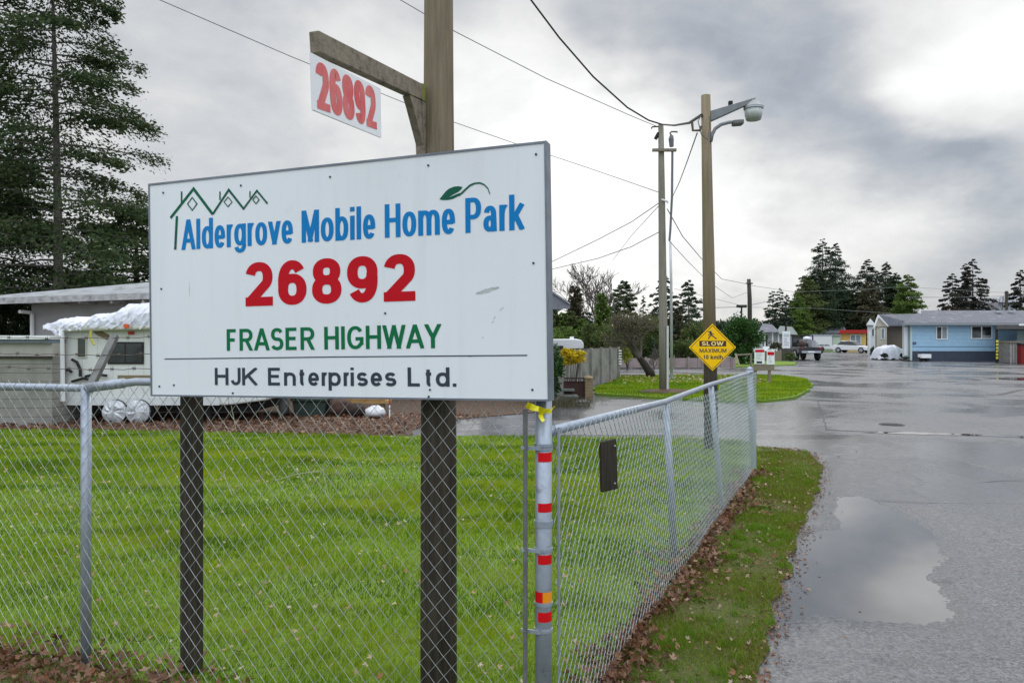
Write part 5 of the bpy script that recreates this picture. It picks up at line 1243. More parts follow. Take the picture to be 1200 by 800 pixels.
MB().box(X(1151, BY), X(1161, BY), BY - .026, BY - .021, Z(395.8, BY), Z(392.8, BY)).build('curtain', M_lightglass, w2)
bl2 = MB().box(X(1069.5, BY), X(1073.5, BY), BY - .03, BY - .006, Z(403.8, BY), Z(400.4, BY)).build('house_number', mat('number_plate_blue', (.08, .13, .22), (.06, .10, .18), 5, .5), bh)
MB().box(X(1068, BY), X(1182, BY), BY - .012, BY - .003, Z(406.6, BY), Z(405.9, BY)).build('belt_line', mat('dark_blue_board', (.12, .25, .40)), bh)  # thin darker blue strip along the front wall
MB().box(X(1068.2, BY) - .12, X(1068.2, BY), BY - .09, BY - .006, .05, 2.6).build('downpipe', mat('pale_mint_wall', (.52, .62, .58)), bh)
dd_ = slab(1059.5, 1064, BY + .2, BY + .245, .4, 2.4).build('door', M_white, bh)
mb_ = thing('utility_trailer', 'small white box trailer parked against the slate skirting', 'trailer', (X(1083, BY - 1), BY - 1, 0))
MB().box(X(1077.5, BY - 1), X(1088.5, BY - 1), BY - 1.3, BY - .8, .25, .52).build('box', M_white, mb_); MB().tube([(X(1080, BY - 1), BY - 1.1, .13), (X(1080, BY - 1), BY - .9, .13)], .13, 10).build('wheel', M_black, mb_); MB().tube([(X(1086, BY - 1), BY - 1.1, .13), (X(1086, BY - 1), BY - .9, .13)], .13, 10).build('wheel', M_black, mb_)
MB().box(X(1073, BY - 1), X(1077.4, BY - 1), BY - 1.1, BY - 1.04, .24, .30).build('hitch', M_black, mb_)
KY = 47.0
cpn = thing('carport', 'dark flat carport roof on a yellow striped post before the blue home', 'carport', (X(1190, KY), KY, 0))
slab(1168, 1290, KY, KY + 4.2, Z(385.5, KY), Z(380.5, KY)).build('roof', mat('carport_roof', (.11, .105, .10), (.08, .075, .07), 4, .7), cpn)
MB().box(X(1194, KY), X(1290, KY), KY - .04, KY - .003, Z(381.5, KY), Z(379, KY)).build('white_edge', M_white, cpn)
ps = MB().box(X(1168.6, KY), X(1170.8, KY), KY + .1, KY + .2, 0, Z(385.6, KY)).build('post', M_black, cpn)
mb = MB()
for k in range(6): mb.box(X(1168.4, KY), X(1171, KY), KY + .09, KY + .098, Z(420.5 - k * 3.9, KY), Z(420.5 - k * 3.9 - 2.6, KY))
mb.build('stripe', mat('post_yellow', (.75, .68, .06)), ps)
slab(1192, 1240, KY + 3, KY + 3.1, 0, Z(385.8, KY)).build('back_wall', mat('mint_wall', (.45, .58, .56)), cpn)
cr = thing('wooden_crate', 'grey wooden bin standing under the carport', 'crate', (X(1189, 47), 46.4, 0))
mb = MB(); MB().box(X(1183, 46.4), X(1195.5, 46.4), 46.4, 47.4, .05, Z(401.5, 46.4)).build('box', mat('grey_bin_boards', (.20, .20, .19), (.14, .14, .135), 5, .8), cr)
for k in range(4): MB().box(X(1183.4 + k * 3.1, 46.4), X(1185.4 + k * 3.1, 46.4), 46.37, 46.395, .02, Z(402, 46.4)).build('slat', mat('grey_slat', (.35, .34, .32), (.25, .245, .23), 5, .8), cr)
MB().box(X(1182.4, 46.4), X(1196.2, 46.4), 46.3, 47.5, Z(401.5, 46.4) + .002, Z(399.5, 46.4)).build('lid', M_wood2, cr)
t = thing('red_bin', 'dark red bin at the picture edge beside the grey wooden bin', 'bin', (X(1199, 46), 46, 0)); MB().box(X(1196.8, 46), X(1206, 46), 46, 46.8, 0, Z(404, 46)).build('body', mat('dark_red_plastic', (.20, .02, .02)), t, bevel=.03); MB().box(X(1196.4, 46), X(1206.4, 46), 45.95, 46.85, Z(404, 46) + .002, Z(402.5, 46)).build('lid', M_black, t)
EY = 62.0
eh = thing('beige_home', 'beige and tan mobile home with cream gable next to the blue home', 'house', (X(1042, EY), EY, 0))
slab(1039.5, 1075, EY, EY + 7, .3, Z(380, EY)).build('tan_wall', M_tan, eh)
slab(1027, 1039.3, EY - 1.6, EY + 5, .3, Z(381, EY)).build('cream_wall', M_cream, eh)
slab(1027.2, 1075, EY - 1.4, EY + 6.9, 0, .299).build('skirting', M_skirt, eh)
rz = Z(368, EY + 2)
MB().prism([P(1024, 383.5, EY - 1.9), P(1029.5, 368.5, EY - 1.9), P(1041, 381, EY - 1.9), P(1041, 383, EY - 1.9), P(1029.7, 371.5, EY - 1.9), P(1025, 384.5, EY - 1.9)], (0, .12, 0)).build('barge_board', M_white, eh)
MB().prism([P(1026, 382.5, EY - 1.7), P(1029.6, 371, EY - 1.7), P(1040.4, 382.5, EY - 1.7)], (0, .06, 0)).build('gable', M_cream, eh)
mb = MB(); q0, q1, q2, q3 = P(1029.6, 368.2, EY - 1.7), P(1041.5, 380.8, EY - 1.7), P(1078, 380.8, EY - .4), P(1073, 367.6, EY + 3.5)
mb.prism([q0, q1, q2, q3], (0, 0, -.08)); mb.build('roof', M_roofgrey, eh)
window(eh, 1032, 1036.5, 384.5, 397.5, EY - 1.6, 1, M_lightglass, M_white, .8)
wh = thing('white_cottage', 'small white gabled cottage with mint trim beside the beige home', 'house', (X(1020, 72), 72, 0))
slab(1016.5, 1026, 72, 78, 0, Z(379, 72)).build('wall', mat('white_boards', (.66, .70, .68), (.58, .63, .62), 3, .6), wh)
MB().prism([P(1015, 380.5, 71.7), P(1019.8, 373, 71.7), P(1027, 381, 71.7)], (3.2, 6.5, 0)).build('roof', M_white, wh)
window(wh, 1021.3, 1024.3, 385, 394, 72, 1, M_glass, M_white, .5)
MB().box(X(1018, 72), X(1020.4, 72), 71.96, 71.995, .1, Z(388, 72)).build('door', M_white, wh)
yh = thing('yellow_home', 'yellow home with a red roof edge at the end of the road', 'house', (X(1000, 96), 96, 0))
slab(985.5, 1015, 96, 103, 0, Z(390.5, 96)).build('wall', M_yelwall, yh)
slab(983.5, 1016, 95.5, 103.5, Z(390.4, 96), Z(386.5, 96)).build('roof', M_redroof, yh)
window(yh, 996, 1009, 392, 404, 96, 2, M_lightglass, M_white, .7)
MB().box(X(983.8, 96), X(985.4, 96), 96.2, 96.4, Z(399, 96), Z(390.4, 96)).build('red_post', M_redroof, yh)
bt_ = thing('box_trailer', 'long white box trailer parked beside the yellow home', 'trailer', (X(962, 92), 92, 0))
slab(949, 975, 92, 94.4, .35, Z(392.5, 92)).build('box', M_carwhite, bt_, bevel=.04)
MB().box(X(948.5, 92), X(975.4, 92), 91.95, 92.002, Z(393.3, 92), Z(391.7, 92)).build('top_trim', M_alu, bt_)
for px in (958, 963): MB().tube([(X(px, 92), 91.96, .33), (X(px, 92), 92.2, .33)], .33, 12).build('wheel', M_black, bt_)
mb = MB()
for k in range(7): mb.box(X(958.5 + k * 2, 92), X(959.9 + k * 2, 92), 91.98, 91.996, Z(405.2, 92), Z(404.0 - (k % 3) * .3, 92))
mb.build('dark_lettering_smudge', M_ink, bt_)
ms = thing('mint_shed', 'pale mint shed wedged between the white box trailer and the yellow home', 'shed', (X(980, 93), 93, 0))
slab(976, 984.6, 93, 96, 0, Z(393.5, 93)).build('wall', mat('mint_boards', (.50, .58, .46), (.44, .52, .42), 3, .7), ms)
slab(975.4, 985, 92.8, 96.2, Z(393.4, 93), Z(391.8, 93)).build('roof', M_roofmetal, ms)
gr = thing('grey_roofed_home', 'low home with a long grey roof behind the white box trailer', 'house', (X(968, 112), 112, 0))
MB().box(X(953, 112), X(990, 112), 112, 118, 0, Z(389.5, 112)).build('wall', M_housegrey, gr); MB().prism([P(950, 390, 111.5), P(993, 390, 111.5), P(990, 383.5, 114), P(955, 384.5, 114)], (0, .2, .1)).build('roof', M_roofgrey, gr)
wp_ = thing('white_porch_home', 'white porched home with grey hip roof behind the round shrub', 'house', (X(905, 62), 62, 0))
MB().box(X(894, 62), X(930, 62), 62.6, 68, 0, Z(388, 62)).build('wall', mat('porch_white', (.66, .67, .66), (.58, .6, .6), 3, .6), wp_)
MB().prism([P(889, 389, 61.5), P(914, 389, 61.5), P(905, 380.5, 64), P(895, 380, 64)], (0, .2, .06)).build('roof', M_roofgrey, wp_)
MB().prism([P(910, 391, 61.5), P(935, 392, 61.5), P(929, 383.5, 65), P(915, 382.5, 65)], (0, .2, .06)).build('roof', mat('green_grey_roof', (.17, .20, .19), (.13, .155, .15), 5, .8), wp_)
for px in (895, 904, 911): MB().box(X(px, 62), X(px + 1.3, 62), 61.8, 61.95, 0, Z(389, 62)).build('porch_post', M_white, wp_)
MB().box(X(897, 62), X(902, 62), 62.55, 62.595, Z(410, 62), Z(391, 62)).build('door', M_glass, wp_)
for xa, ya, Y_, xb_, lab in ((1148, 349.5, 105, 1170, 'distant grey roofed house beside the dark conifers'), (1170, 347.5, 100, 1199, 'distant pale house with flat roof line at the picture edge')):
    dh = thing('far_house', lab, 'house', (X((xa + xb_) / 2, Y_), Y_, 0))
    MB().box(X(xa, Y_), X(xb_, Y_), Y_, Y_ + 6, 0, Z(ya + 6, Y_)).build('wall', mat('far_wall', (.36, .37, .39), (.30, .31, .33), 2, .8), dh)
    MB().prism([P(xa - 1.5, ya + 6.5, Y_ - .5), P(xb_ + 1.5, ya + 6.5, Y_ - .5), P(xb_ - 1, ya, Y_ + 2.5), P(xa + 3, ya + .5, Y_ + 2.5)], (0, .2, .1)).build('roof', mat('far_roof', (.24, .25, .27), (.19, .20, .22), 3, .8), dh)
    window(dh, xa + 6, xa + 11, ya + 8, ya + 12, Y_, 1, M_glass, M_white, .6)

# ------------------------------------------------------------------ vehicles
def car(name, label, cat, loc, rz, L, W_, H_, body, kind='sedan'):
    t = thing(name, label, cat, loc); t.rotation_euler = (0, 0, 0)
    c, s = math.cos(rz), math.sin(rz); o = Vector(loc)
    T = lambda x, y, z: o + Vector((c * x - s * y, s * x + c * y, z))
    prof = {'sedan': [(-.5, .25), (-.5, .55), (-.47, .64), (-.25, .66), (.18, .62), (.42, .56), (.5, .48), (.5, .22)],
            'truck': [(-.5, .30), (-.5, .58), (-.10, .58), (.25, .58), (.47, .56), (.5, .50), (.5, .28)]}[kind]
    cab = {'sedan': [(-.36, .655), (-.25, .97), (-.02, 1.0), (.06, .96), (.22, .615)], 'truck': [(-.12, .582), (-.10, .97), (.10, 1.0), (.14, .97), (.27, .582)]}[kind]
    def ex(pr, w0, w1, nm, m, bev, dz=0):
        n = len(pr); zmin = min(q[1] for q in pr); zmax = max(q[1] for q in pr)
        vs = []
        for sgn in (-1, 1):
            for x, z in pr:
                f = (z - zmin) / max(zmax - zmin, 1e-6); vs.append(T(x * L, sgn * (w0 + (w1 - w0) * f) / 2, z * H_ + dz))
        mb = MB(); mb.add(vs, [tuple(range(n)), tuple(range(2 * n - 1, n - 1, -1))] + [(i, i + n, (i + 1) % n + n, (i + 1) % n) for i in range(n)])
        return mb.build(nm, m, t, bevel=bev)
    b = ex(prof, W_, W_ * .96, 'body', body, .05)
    ex(cab, W_ * .92, W_ * .74, 'glasshouse', M_glass, .02)
    rf = [(x, z) for x, z in cab]
    mx = max(z for _, z in rf)
    rp_ = [(x, z) for x, z in cab if z > .9]
    mb = MB(); xa, xb = rp_[0][0] * L, rp_[-1][0] * L
    mb.add([T(x, y, z) for x, y, z in ((xa, -W_ * .38, mx * H_ - .05), (xb, -W_ * .38, mx * H_ - .06), (xb, W_ * .38, mx * H_ - .06), (xa, W_ * .38, mx * H_ - .05), (xa, -W_ * .36, mx * H_ + .02), (xb, -W_ * .36, mx * H_ + .01), (xb, W_ * .36, mx * H_ + .01), (xa, W_ * .36, mx * H_ + .02))],
           [(0, 3, 2, 1), (4, 5, 6, 7), (0, 1, 5, 4), (1, 2, 6, 5), (2, 3, 7, 6), (3, 0, 4, 7)]); mb.build('roof', body, t)
    for x in (-.31, .32):
        for y in (-1, 1):
            r_ = .33 if kind == 'sedan' else .42
            wb = MB(); wb.tube([T(x * L, y * (W_ / 2 - .2), r_), T(x * L, y * (W_ / 2 + .01), r_)], r_, 16); wb = wb.build('wheel', M_black, t)
            rm = MB(); rm.tube([T(x * L, y * (W_ / 2 + .011), r_), T(x * L, y * (W_ / 2 + .02), r_)], r_ * .6, 12); rm.build('rim', M_alu, wb)
    for y in (-1, 1):
        MB().sphere(T(L * .49, y * W_ * .36, H_ * .48), (.10, .16, .08), 8, 6).build('headlight', M_plastic, t)
        MB().sphere(T(-L * .49, y * W_ * .38, H_ * .50), (.06, .12, .09), 8, 6).build('tail_light', M_redroof, t)
    return t, T
wc, T = car('parked_car', 'white sedan parked nose out before the yellow home', 'car', (X(1001.5, 84), 84.5, 0), R(-50), 4.2, 1.7, 1.38, M_carwhite)
tk, T = car('pickup_truck', 'dark lifted pickup truck seen from behind with gear loaded in its bed', 'truck', (X(943.5, 54.5), 55.5, 0), R(88), 4.6, 1.75, 1.72, M_carblack, 'truck')
mb = MB(); mb.obox(T(-2.36, -.7, .55), T(-2.36, .7, .55) - T(-2.36, -.7, .55), T(-2.3, -.7, .55) - T(-2.36, -.7, .55), (0, 0, .16)); mb.build('bumper', M_alu, tk)
MB().obox(T(-2.365, -.25, .58), T(-2.365, .25, .58) - T(-2.365, -.25, .58), T(-2.37, 0, 0) - T(-2.36, 0, 0), (0, 0, .10)).build('number_plate', M_white, tk)
for y in (-1.0, 1.0): MB().cbox(T(.9, y, 1.18), (.18, .12, .2)).build('mirror', M_carblack, tk)
gear = thing('cargo_load', 'pale boxes and dark frame piled in the bed of the dark pickup', 'cargo', T(-1.5, 0, 1.0))
MB().cbox(T(-1.6, -.4, 1.17), (.5, .45, .34)).build('box', mat('pale_box', (.5, .5, .48)), gear); MB().cbox(T(-1.7, .35, 1.13), (.5, .5, .26)).build('box', M_carblack, gear); MB().cbox(T(-1.4, .3, 1.40), (.35, .35, .26)).build('box', mat('grey_box', (.25, .26, .27)), gear)
mb = MB()
for y in (-.75, .75): mb.tube([T(-.6, y, 1.0), T(-.6, y, 1.85)], .05, 6)
mb.tube([T(-.6, -.75, 1.85), T(-.6, .75, 1.85)], .05, 6); mb.build('rack', M_black, gear)
MB().cbox(T(-2.0, -.1, 1.22), (.3, .7, .5), R(10)).build('box', mat('silver_box', (.35, .36, .38)), gear); MB().sphere(T(-1.9, .55, 1.2), (.22, .22, .28), 10, 7).build('bundle', M_junkbrown, gear); MB().sphere(T(-1.2, -.1, 1.6), (.3, .35, .18), 10, 7).build('bundle', M_tarp, gear)
# covered car
VC = 54.6; rr = random.Random(5); base = Vector((X(1041, VC), VC, 0))
cv = thing('covered_car', 'low car under a crumpled white cover beside the blue home', 'car', base)
mb = MB(); nx, ny = 18, 9; vs = []
pf_ = [.55, .78, .92, .98, 1.03, 1.0, 1.08, 1.12, 1.10, 1.14, 1.10, 1.12, 1.05, 1.0, .90, .86, .76, .55]
for i in range(nx):
    for j in range(ny):
        v = j / (ny - 1) * 2 - 1; zt = pf_[i] * (1 - .12 * v * v)
        e = abs(v) > .98 or i in (0, nx - 1)
        vs.append((base.x + (i / (nx - 1) - .5) * 2.05 + rr.gauss(0, .018), base.y + v * .85 + rr.gauss(0, .02), (.13 if e else zt) + rr.gauss(0, .05)))
mb.add(vs, [(i * ny + j, (i + 1) * ny + j, (i + 1) * ny + j + 1, i * ny + j + 1) for i in range(nx - 1) for j in range(ny - 1)])
co = mb.build('cover', M_tarp, cv, smooth=True); ms_ = co.modifiers.new('sub', 'SUBSURF'); ms_.levels = ms_.render_levels = 1
for x in (-.68, .68):
    for y in (-.72, .72): MB().tube([base + Vector((x, y - .09, .27)), base + Vector((x, y + .09, .27))], .27, 14).build('wheel', M_black, cv)
MB().cbox(base + Vector((0, 0, .33)), (1.9, 1.5, .2)).build('chassis', M_black, cv)

# small things round the far garden
gb = thing('garden_board', 'white signboard on a dark post beside the parked pickup', 'sign', (X(921.5, 52), 52, 0))
MB().box(X(917, 52), X(926, 52), 52, 52.06, Z(408, 52), Z(388, 52)).build('board', M_white, gb)
mb = MB(); rr = random.Random(2)
for y in (391.5, 393.5, 396.5, 399, 401, 403.5): mb.box(X(918.6, 52), X(922 + rr.random() * 3, 52), 51.985, 51.997, Z(y + .7, 52), Z(y, 52))
mb.build('print_lines', mat('faded_print', (.35, .4, .45)), gb)
MB().tube([(X(921, 52), 52.1, 0), P(921, 380, 52.1)], .07, 8).build('post', M_black, gb)
MB().box(X(917, 51.8), X(930, 51.8), 51.8, 52.2, 0, Z(409, 51.8)).build('plinth', mat('plinth_dark', (.06, .06, .05), (.09, .085, .07), 4, .9), gb)
pb = thing('planter_box', 'brown timber planter box in front of the white porched home', 'planter', (X(908, 50), 50, 0))
MB().box(X(900, 50), X(916, 50), 50, 50.8, 0, .75).build('box', M_wood2, pb)
shrub('small_bush', 'pale twiggy bush growing over the brown timber planter', 'shrub', (X(908, 50.4), 50.4, .7), (.55, .4, .4), 500, .14, L_brownc, 61)
shrub('small_bush', 'low green bush at the road edge beside the signboard plinth', 'shrub', (X(926, 50), 50, 0), (.5, .4, .35), 700, .12, L_mid, 62)
shrub('small_bush', 'clipped dark bush beside the white covered car', 'shrub', (X(1023, 57), 57, 0), (.33, .33, .52), 800, .12, L_dark, 63)
rl = thing('timber_rail', 'leaning pale plank and low rail under the round green shrub', 'rail', (X(868, 40), 40, 0))
MB().obox(P(861, 414, 40), P(865.5, 428.5, 40) - P(861, 414, 40), (.10, 0, .0), (0, .05, 0)).build('plank', mat('pale_plank', (.42, .37, .28)), rl)
MB().tube([P(862, 416, 40.2), P(880, 415, 40.2)], .05, 6).build('rail', M_wood2, rl)
MB().tube([P(880, 414, 40.2), (X(880, 40.2), 40.2, 0)], .06, 6).build('post', M_wood2, rl)
hc_ = [(P(902, 402, 56)), (P(909, 404, 56))]
for k, (px, lab) in enumerate(((900, 'white lawn chair with slatted back before the porched home, next to the round shrub'), (913, 'white lawn chair with slatted back before the porched home, next to the signboard'))):
    ch = thing('lawn_chair', lab, 'chair', (X(px, 56), 56, 0), 'white lawn chairs before the porched home'); b_ = Vector((X(px, 56), 56, 0))
    MB().cbox(b_ + Vector((0, 0, .42)), (.55, .5, .05)).build('seat', M_white, ch); MB().obox(b_ + Vector((-.27, .22, .45)), (.54, 0, 0), (0, .04, 0), (0, .15, .55)).build('backrest', M_white, ch)
    for a in (-.25, .22):
        for c_ in (-.22, .2): MB().cbox(b_ + Vector((a, c_, .2)), (.05, .05, .39)).build('leg', M_white, ch)

# ================================================================== TREES
conifer('conifer_tree', 'huge open crowned conifer towering over the grey house', 'tree', (X(69, 26), 26, 0), 17.4, 5.0, 101, nb=116, per=1050, leaf=.165, hb=.04, droop=.28, lift=.10, shape=.66, lmat=L_near, bmat=M_greybark, tr=.17, flat=.09, spread=.52, jit=.38, lean=(-.35, 0))
conifer('conifer_tree', 'dark dense conifer crowding the left edge beside the huge conifer', 'tree', (X(-12, 28), 28, 0), 9.6, 4.4, 102, nb=84, per=800, leaf=.17, hb=.03, droop=.30, lift=.12, shape=.6, lmat=L_dark, bmat=M_greybark, tr=.2, flat=.08)
conifer('conifer_tree', 'dark spreading conifer behind the grey house near the sign edge', 'tree', (X(160, 30), 30, 0), 7.0, 4.2, 103, nb=78, per=900, leaf=.16, hb=.06, droop=.26, lift=.12, shape=.55, lmat=L_near, bmat=M_greybark, tr=.2, flat=.08)
shrub('dark_bush', 'dark tangled bush in the gap beside the grey house downpipe', 'shrub', (X(12, 21), 21, 0), (1.6, 1.0, 1.5), 5200, .14, L_dark, 104, lumps=34)
None and shrub('orange_shrub', 'small cluster of orange autumn leaves low on the huge conifer edge', 'shrub', (X(2, 24), 24, 4.0), (.35, .35, .9), 160, .16, L_orange, 105, zc=4.0 - 1.0) if False else None
# behind the far street: left cluster
conifer('cypress_tree', 'grey brown columnar cypress beside the bare tall trees', 'tree', (X(674, 46), 46, 0), Z(338, 46), .62, 111, nb=66, per=130, leaf=.22, hb=.02, droop=.0, lift=1.1, shape=.35, lmat=L_brownc, flat=.16, jit=.25)
conifer('cypress_tree', 'bright green columnar cypress in front of the bare tall trees', 'tree', (X(706, 45), 45, 0), Z(346, 45), .60, 112, nb=66, per=150, leaf=.22, hb=.02, droop=.0, lift=1.1, shape=.32, lmat=L_bright, flat=.16, jit=.2)
for k, (px, top, rr_, lm, lab) in enumerate(((649, 362, .55, L_mid, 'mid green cypress touching the sign edge'), (659, 368, .6, L_bright, 'bright green cypress second from the sign edge'), (668, 366, .55, L_mid, 'olive green cypress before the columnar brown cypress'), (682, 376, .6, L_bright, 'low bright green cypress above the panel fence'))):
    conifer('cypress_tree', lab, 'tree', (X(px, 43), 43, 0), Z(top, 43), rr_, 113 + k, nb=50, per=130, leaf=.22, hb=.02, droop=.0, lift=.9, shape=.4, lmat=lm, flat=.16, jit=.25, group='cypresses behind the panel fence')
conifer('conifer_tree', 'blue green layered conifer behind the panel fence', 'tree', (X(690, 47), 47, 0), Z(366, 47), 1.25, 120, nb=40, per=70, leaf=.24, hb=.05, droop=.1, lift=.0, shape=.8, lmat=leafmat('blue_needles', [(.02, .05, .045), (.035, .075, .06)], .2, .7), flat=.06)
conifer('conifer_tree', 'broad grey green conifer with a pointed top beside the bare trees', 'tree', (X(731, 48), 48, 0), Z(329, 48), 1.5, 121, nb=70, per=190, leaf=.24, hb=.03, droop=.15, lift=.25, shape=.62, lmat=leafmat('olive_needles', [(.075, .098, .05), (.105, .125, .06), (.06, .085, .045)], .2, .7), flat=.16)
shrub('tree_shrub', 'pale olive rounded shrub behind the panel fence end', 'shrub', (X(718, 41), 41, 0), (1.15, .9, 1.35), 3200, .17, L_hedge, 122, lumps=30)
shrub('tree_shrub', 'olive hedge bush behind the low pink fence', 'shrub', (X(748, 43), 43, 0), (1.3, .8, 1.0), 3000, .17, L_hedge, 123, lumps=30)
conifer('conifer_tree', 'dark drooping conifer behind the tall utility pole', 'tree', (X(777, 50), 50, 0), Z(320, 50), 1.75, 124, nb=62, per=150, leaf=.24, hb=.05, droop=.35, lift=.05, shape=.75, lmat=L_far, flat=.11)
conifer('conifer_tree', 'little distant conifer between the grey green conifer and the utility pole', 'tree', (X(754, 82), 82, 0), Z(347, 82), 1.2, 125, nb=36, per=40, leaf=.35, lmat=L_far)
conifer('conifer_tree', 'sparse dark conifer beside the lamp pole', 'tree', (X(807, 55), 55, 0), Z(329, 55), 1.65, 126, nb=56, per=130, leaf=.26, hb=.06, droop=.2, lift=.1, shape=.6, lmat=L_far, flat=.13)
conifer('conifer_tree', 'dark olive conifer low between the two poles', 'tree', (X(793, 47), 47, 0), Z(352, 47), 1.3, 127, nb=50, per=170, leaf=.24, hb=.03, droop=.2, lift=.15, shape=.6, lmat=L_brownc, flat=.09)
for k, (px, rz_, lab) in enumerate(((772, .85, 'dark green hedge bush above the low pink fence, beside the leaning tree'), (800, .9, 'dark green hedge bush above the low pink fence, under the sparse conifer'), (826, .85, 'dark green hedge bush above the low pink fence, behind the diamond sign'))):
    shrub('hedge_bush', lab, 'shrub', (X(px, 40), 40, 0), (.85, .7, rz_), 2200, .16, L_dark if k != 1 else L_hedge, 130 + k, lumps=26, group='hedge bushes behind the low pink fence')
for k, (px, Y_, r_, m_, lab) in enumerate(((655, 40, (1.3, .8, 1.35), L_bright, 'bright green hedge bush between the camper roof and the cypresses'), (690, 40, (1.3, .8, 1.3), L_mid, 'mid green hedge bush above the panel fence middle'), (712, 39, (1.1, .8, 1.2), L_hedge, 'pale olive hedge bush above the panel fence end post'), (758, 42, (1.5, .8, 1.6), L_hedge, 'pale olive hedge bush filling the gap behind the leaning tree crown'), (815, 42, (1.3, .8, 1.45), L_mid, 'mid green hedge bush half hidden by the lamp pole'))):
    shrub('hedge_bush', lab, 'shrub', (X(px, Y_), Y_, 0), r_, 5200, .14, m_, 230 + k, lumps=44, group='mixed hedge behind the far street')
shrub('drooping_shrub', 'yellow green drooping shrub behind the leaning dark tree', 'shrub', (X(735, 36), 36, 0), (.3, .3, .62), 620, .13, leafmat('lime_leaves', [(.20, .26, .02), (.28, .31, .03)], .4, .6), 140, zc=.78)
bare_tree('bare_tree', 'tall bare tree with upright crown, middle of three behind the cypresses', 'tree', (X(700, 62), 62, 0), 8.6, 151, M_twig, .15, 5, .42, 'bare trees behind the cypresses', minr=.014, first=.34)
bare_tree('bare_tree', 'tall bare tree with slanting stem beside the pointed conifer', 'tree', (X(712, 64), 64, 0), 8.4, 157, M_twig, .15, 5, .36, 'bare trees behind the cypresses', minr=.014, first=.34)
bare_tree('bare_tree', 'shorter bare tree with drooping twigs beside the brown cypress', 'tree', (X(687, 58), 58, 0), 6.3, 158, M_twig, .12, 5, .46, 'bare trees behind the cypresses', minr=.015, first=.34)
bare_tree('leaning_tree', 'black leaning trunk with tangled twiggy olive crown on the grass island', 'tree', (*G(763, 443.5), .06), 2.75, 155, M_blackbark, .15, 5, .62, trunk_pts=[(0, 0, 0), (-.08, 0, .22), (-.26, 0, .5), (-.45, 0, .74)], nsplit=3, minr=.007, buds=(leafmat('olive_buds', [(.10, .095, .04), (.15, .13, .06), (.085, .09, .045)], .3, .7), 5, .13, .075), first=.31)
bare_tree('sapling', 'thin many stemmed sapling beside the black leaning trunk', 'tree', (*G(768, 443), .06), 1.4, 156, M_twig, .03, 4, .5, minr=.008, first=.36)
shrub('round_shrub', 'big clipped round green shrub beyond the diamond sign', 'shrub', (X(868.5, 44), 44, 0), (1.50, 1.2, 1.68), 9500, .15, leafmat('round_shrub_leaves', [(.02, .065, .014), (.04, .105, .02), (.065, .14, .03)], .25, .6), 160, lumps=70, stems=7)
for k, (px, top, Y_, r_, lab) in enumerate(((905.5, 341, 86, 1.5, 'thin dark far conifer beside the far utility pole'), (914, 338, 88, 1.6, 'thin dark far conifer left of the reddish trunk'), (922, 345, 88, 1.3, 'thin dark far conifer next to the tall conifer clump'))):
    conifer('far_conifer', lab, 'tree', (X(px, Y_), Y_, 0), Z(top, Y_), r_, 170 + k, nb=46, per=100, leaf=.32, hb=.10, droop=.2, shape=.6, lmat=L_far, flat=.13, group='thin far conifers')
shrub('far_bush', 'low green hedge below the thin far conifers', 'shrub', (X(903, 80), 80, 0), (3.2, 1.2, 1.6), 2600, .3, L_mid, 175)
big = [(944, 322, 80, 3.0, L_mid, .5, 'olive green broad conifer behind the dark pickup'), (935, 345, 76, 1.9, L_bright, .5, 'small yellow green conifer at the edge of the clump'), (964, 280, 92, 4.2, L_far, .66, 'tallest dark conifer of the clump at the road end'),
       (979, 285, 94, 4.0, L_far, .66, 'tall dark conifer next to the tallest one'), (957, 316, 82, 3.3, L_dark, .5, 'dark conifer filling the lower clump behind the pickup'), (985, 330, 84, 3.6, L_dark, .5, 'dark conifer behind the white box trailer'), (1016, 304, 92, 3.4, L_far, .6, 'dark pointed conifer above the white cottage'),
       (1018, 330, 80, 2.7, L_brownc, .5, 'brownish conifer above the beige home gable'), (1038, 307, 94, 2.9, L_far, .6, 'dark slim conifer above the beige home'), (1050, 320, 88, 2.6, L_dark, .5, 'dark conifer behind the bright green one'), (1063, 322, 82, 2.5, L_bright, .48, 'bright green conifer above the beige home roof'), (1002, 340, 82, 2.6, L_dark, .5, 'dark low conifer between the cottage and the yellow home')]
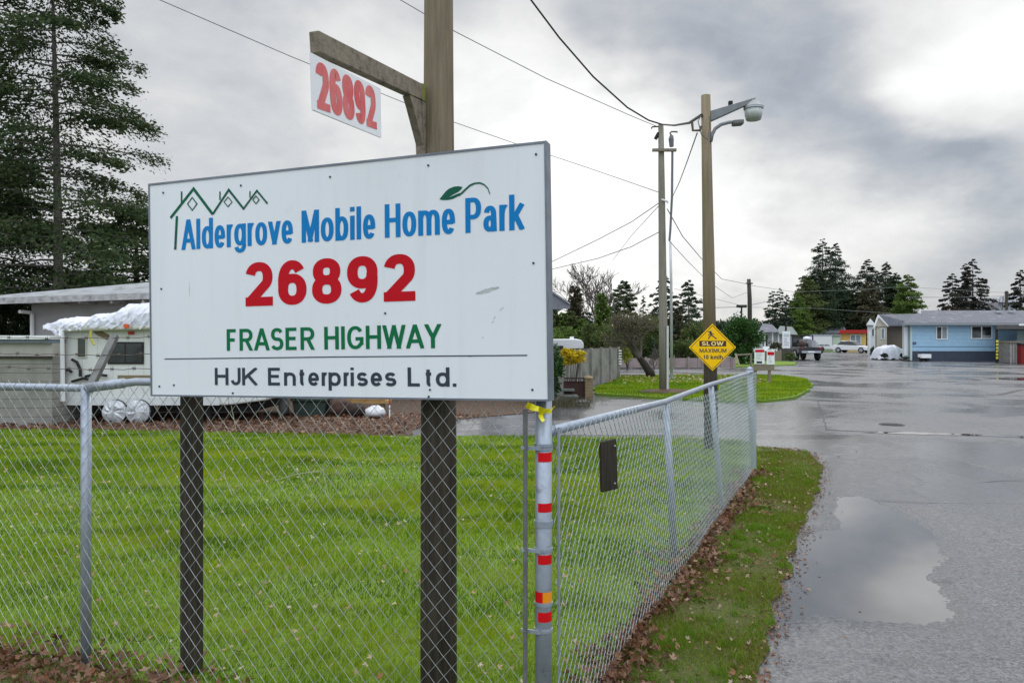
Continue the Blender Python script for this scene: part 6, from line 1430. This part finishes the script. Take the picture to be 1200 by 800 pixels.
for k, (px, top, Y_, r_, lm, sh_, lab) in enumerate(big):
    r_ *= 118 / 86; Y_ = Y_ + 34
    conifer('far_conifer', lab, 'tree', (X(px, Y_), Y_, 0), Z(top, Y_), r_, 180 + k, nb=90, per=420, leaf=.32, hb=.03, droop=.24, lift=.16, shape=sh_ + .12, lmat=lm, flat=.17, jit=.35, spread=.6, group='conifers at the road end')
rightc = [(1116, 320, 78, 2.5, 'dark pointed conifer behind the blue home roof'), (1131, 308, 80, 2.0, 'forked twin conifer behind the blue home, shorter stem'), (1140, 303, 80, 3.0, 'forked twin conifer behind the blue home, taller stem'), (1196, 316, 76, 2.2, 'ragged conifer at the picture edge behind the blue home')]
for k, (px, top, Y_, r_, lab) in enumerate(rightc):
    conifer('far_conifer', lab, 'tree', (X(px, Y_), Y_, 0), Z(top, Y_), r_, 200 + k, nb=64, per=240, leaf=.28, hb=.1, droop=.22, lift=.12, shape=.75, lmat=leafmat('rusty_dark_needles', [(.03, .034, .026), (.05, .045, .035), (.04, .046, .032)], .2, .8), flat=.11, group='dark conifers behind the blue home')
shrub('far_bush', 'rusty brown thicket below the dark conifers behind the blue home', 'shrub', (X(1125, 76), 76, 0), (3.0, 1.2, 2.7), 3600, .26, leafmat('rusty_leaves', [(.07, .04, .03), (.10, .055, .035), (.05, .05, .03)], .2, .8), 210)
shrub('far_bush', 'dark green bush behind the blue home at the picture edge', 'shrub', (X(1192, 74), 74, 0), (2.4, 1.2, 2.6), 3000, .26, L_mid, 211)
bare_tree('bare_tree', 'spidery bare tree behind the blue home beside the far pole', 'tree', (X(1186, 78), 78, 0), 7.5, 212, M_twig, .14, 4, .5, minr=.02, first=.36)
for k, (px, Y_, w_, h_, lm) in enumerate(((760, 120, 22, 5.5, L_far), (850, 130, 22, 6, L_far), (940, 140, 22, 7, L_far), (1080, 130, 22, 6.0, L_dark), (1210, 130, 22, 5.5, L_far), (660, 120, 22, 5.5, L_far))):
    rng = np.random.default_rng(300 + k); C, D, L = bushcloud(rng, (X(px, Y_), Y_, h_ * .45), (w_ * .55, 3, h_ * .5), 5200, .55, 60)
    tag(npmesh('far_wood', kites(rng, C, D, L, L * .55), 4, lm, loc=(X(px, Y_), Y_, 0)), 'far dark belt of woodland closing the horizon', 'woodland', kind='stuff')
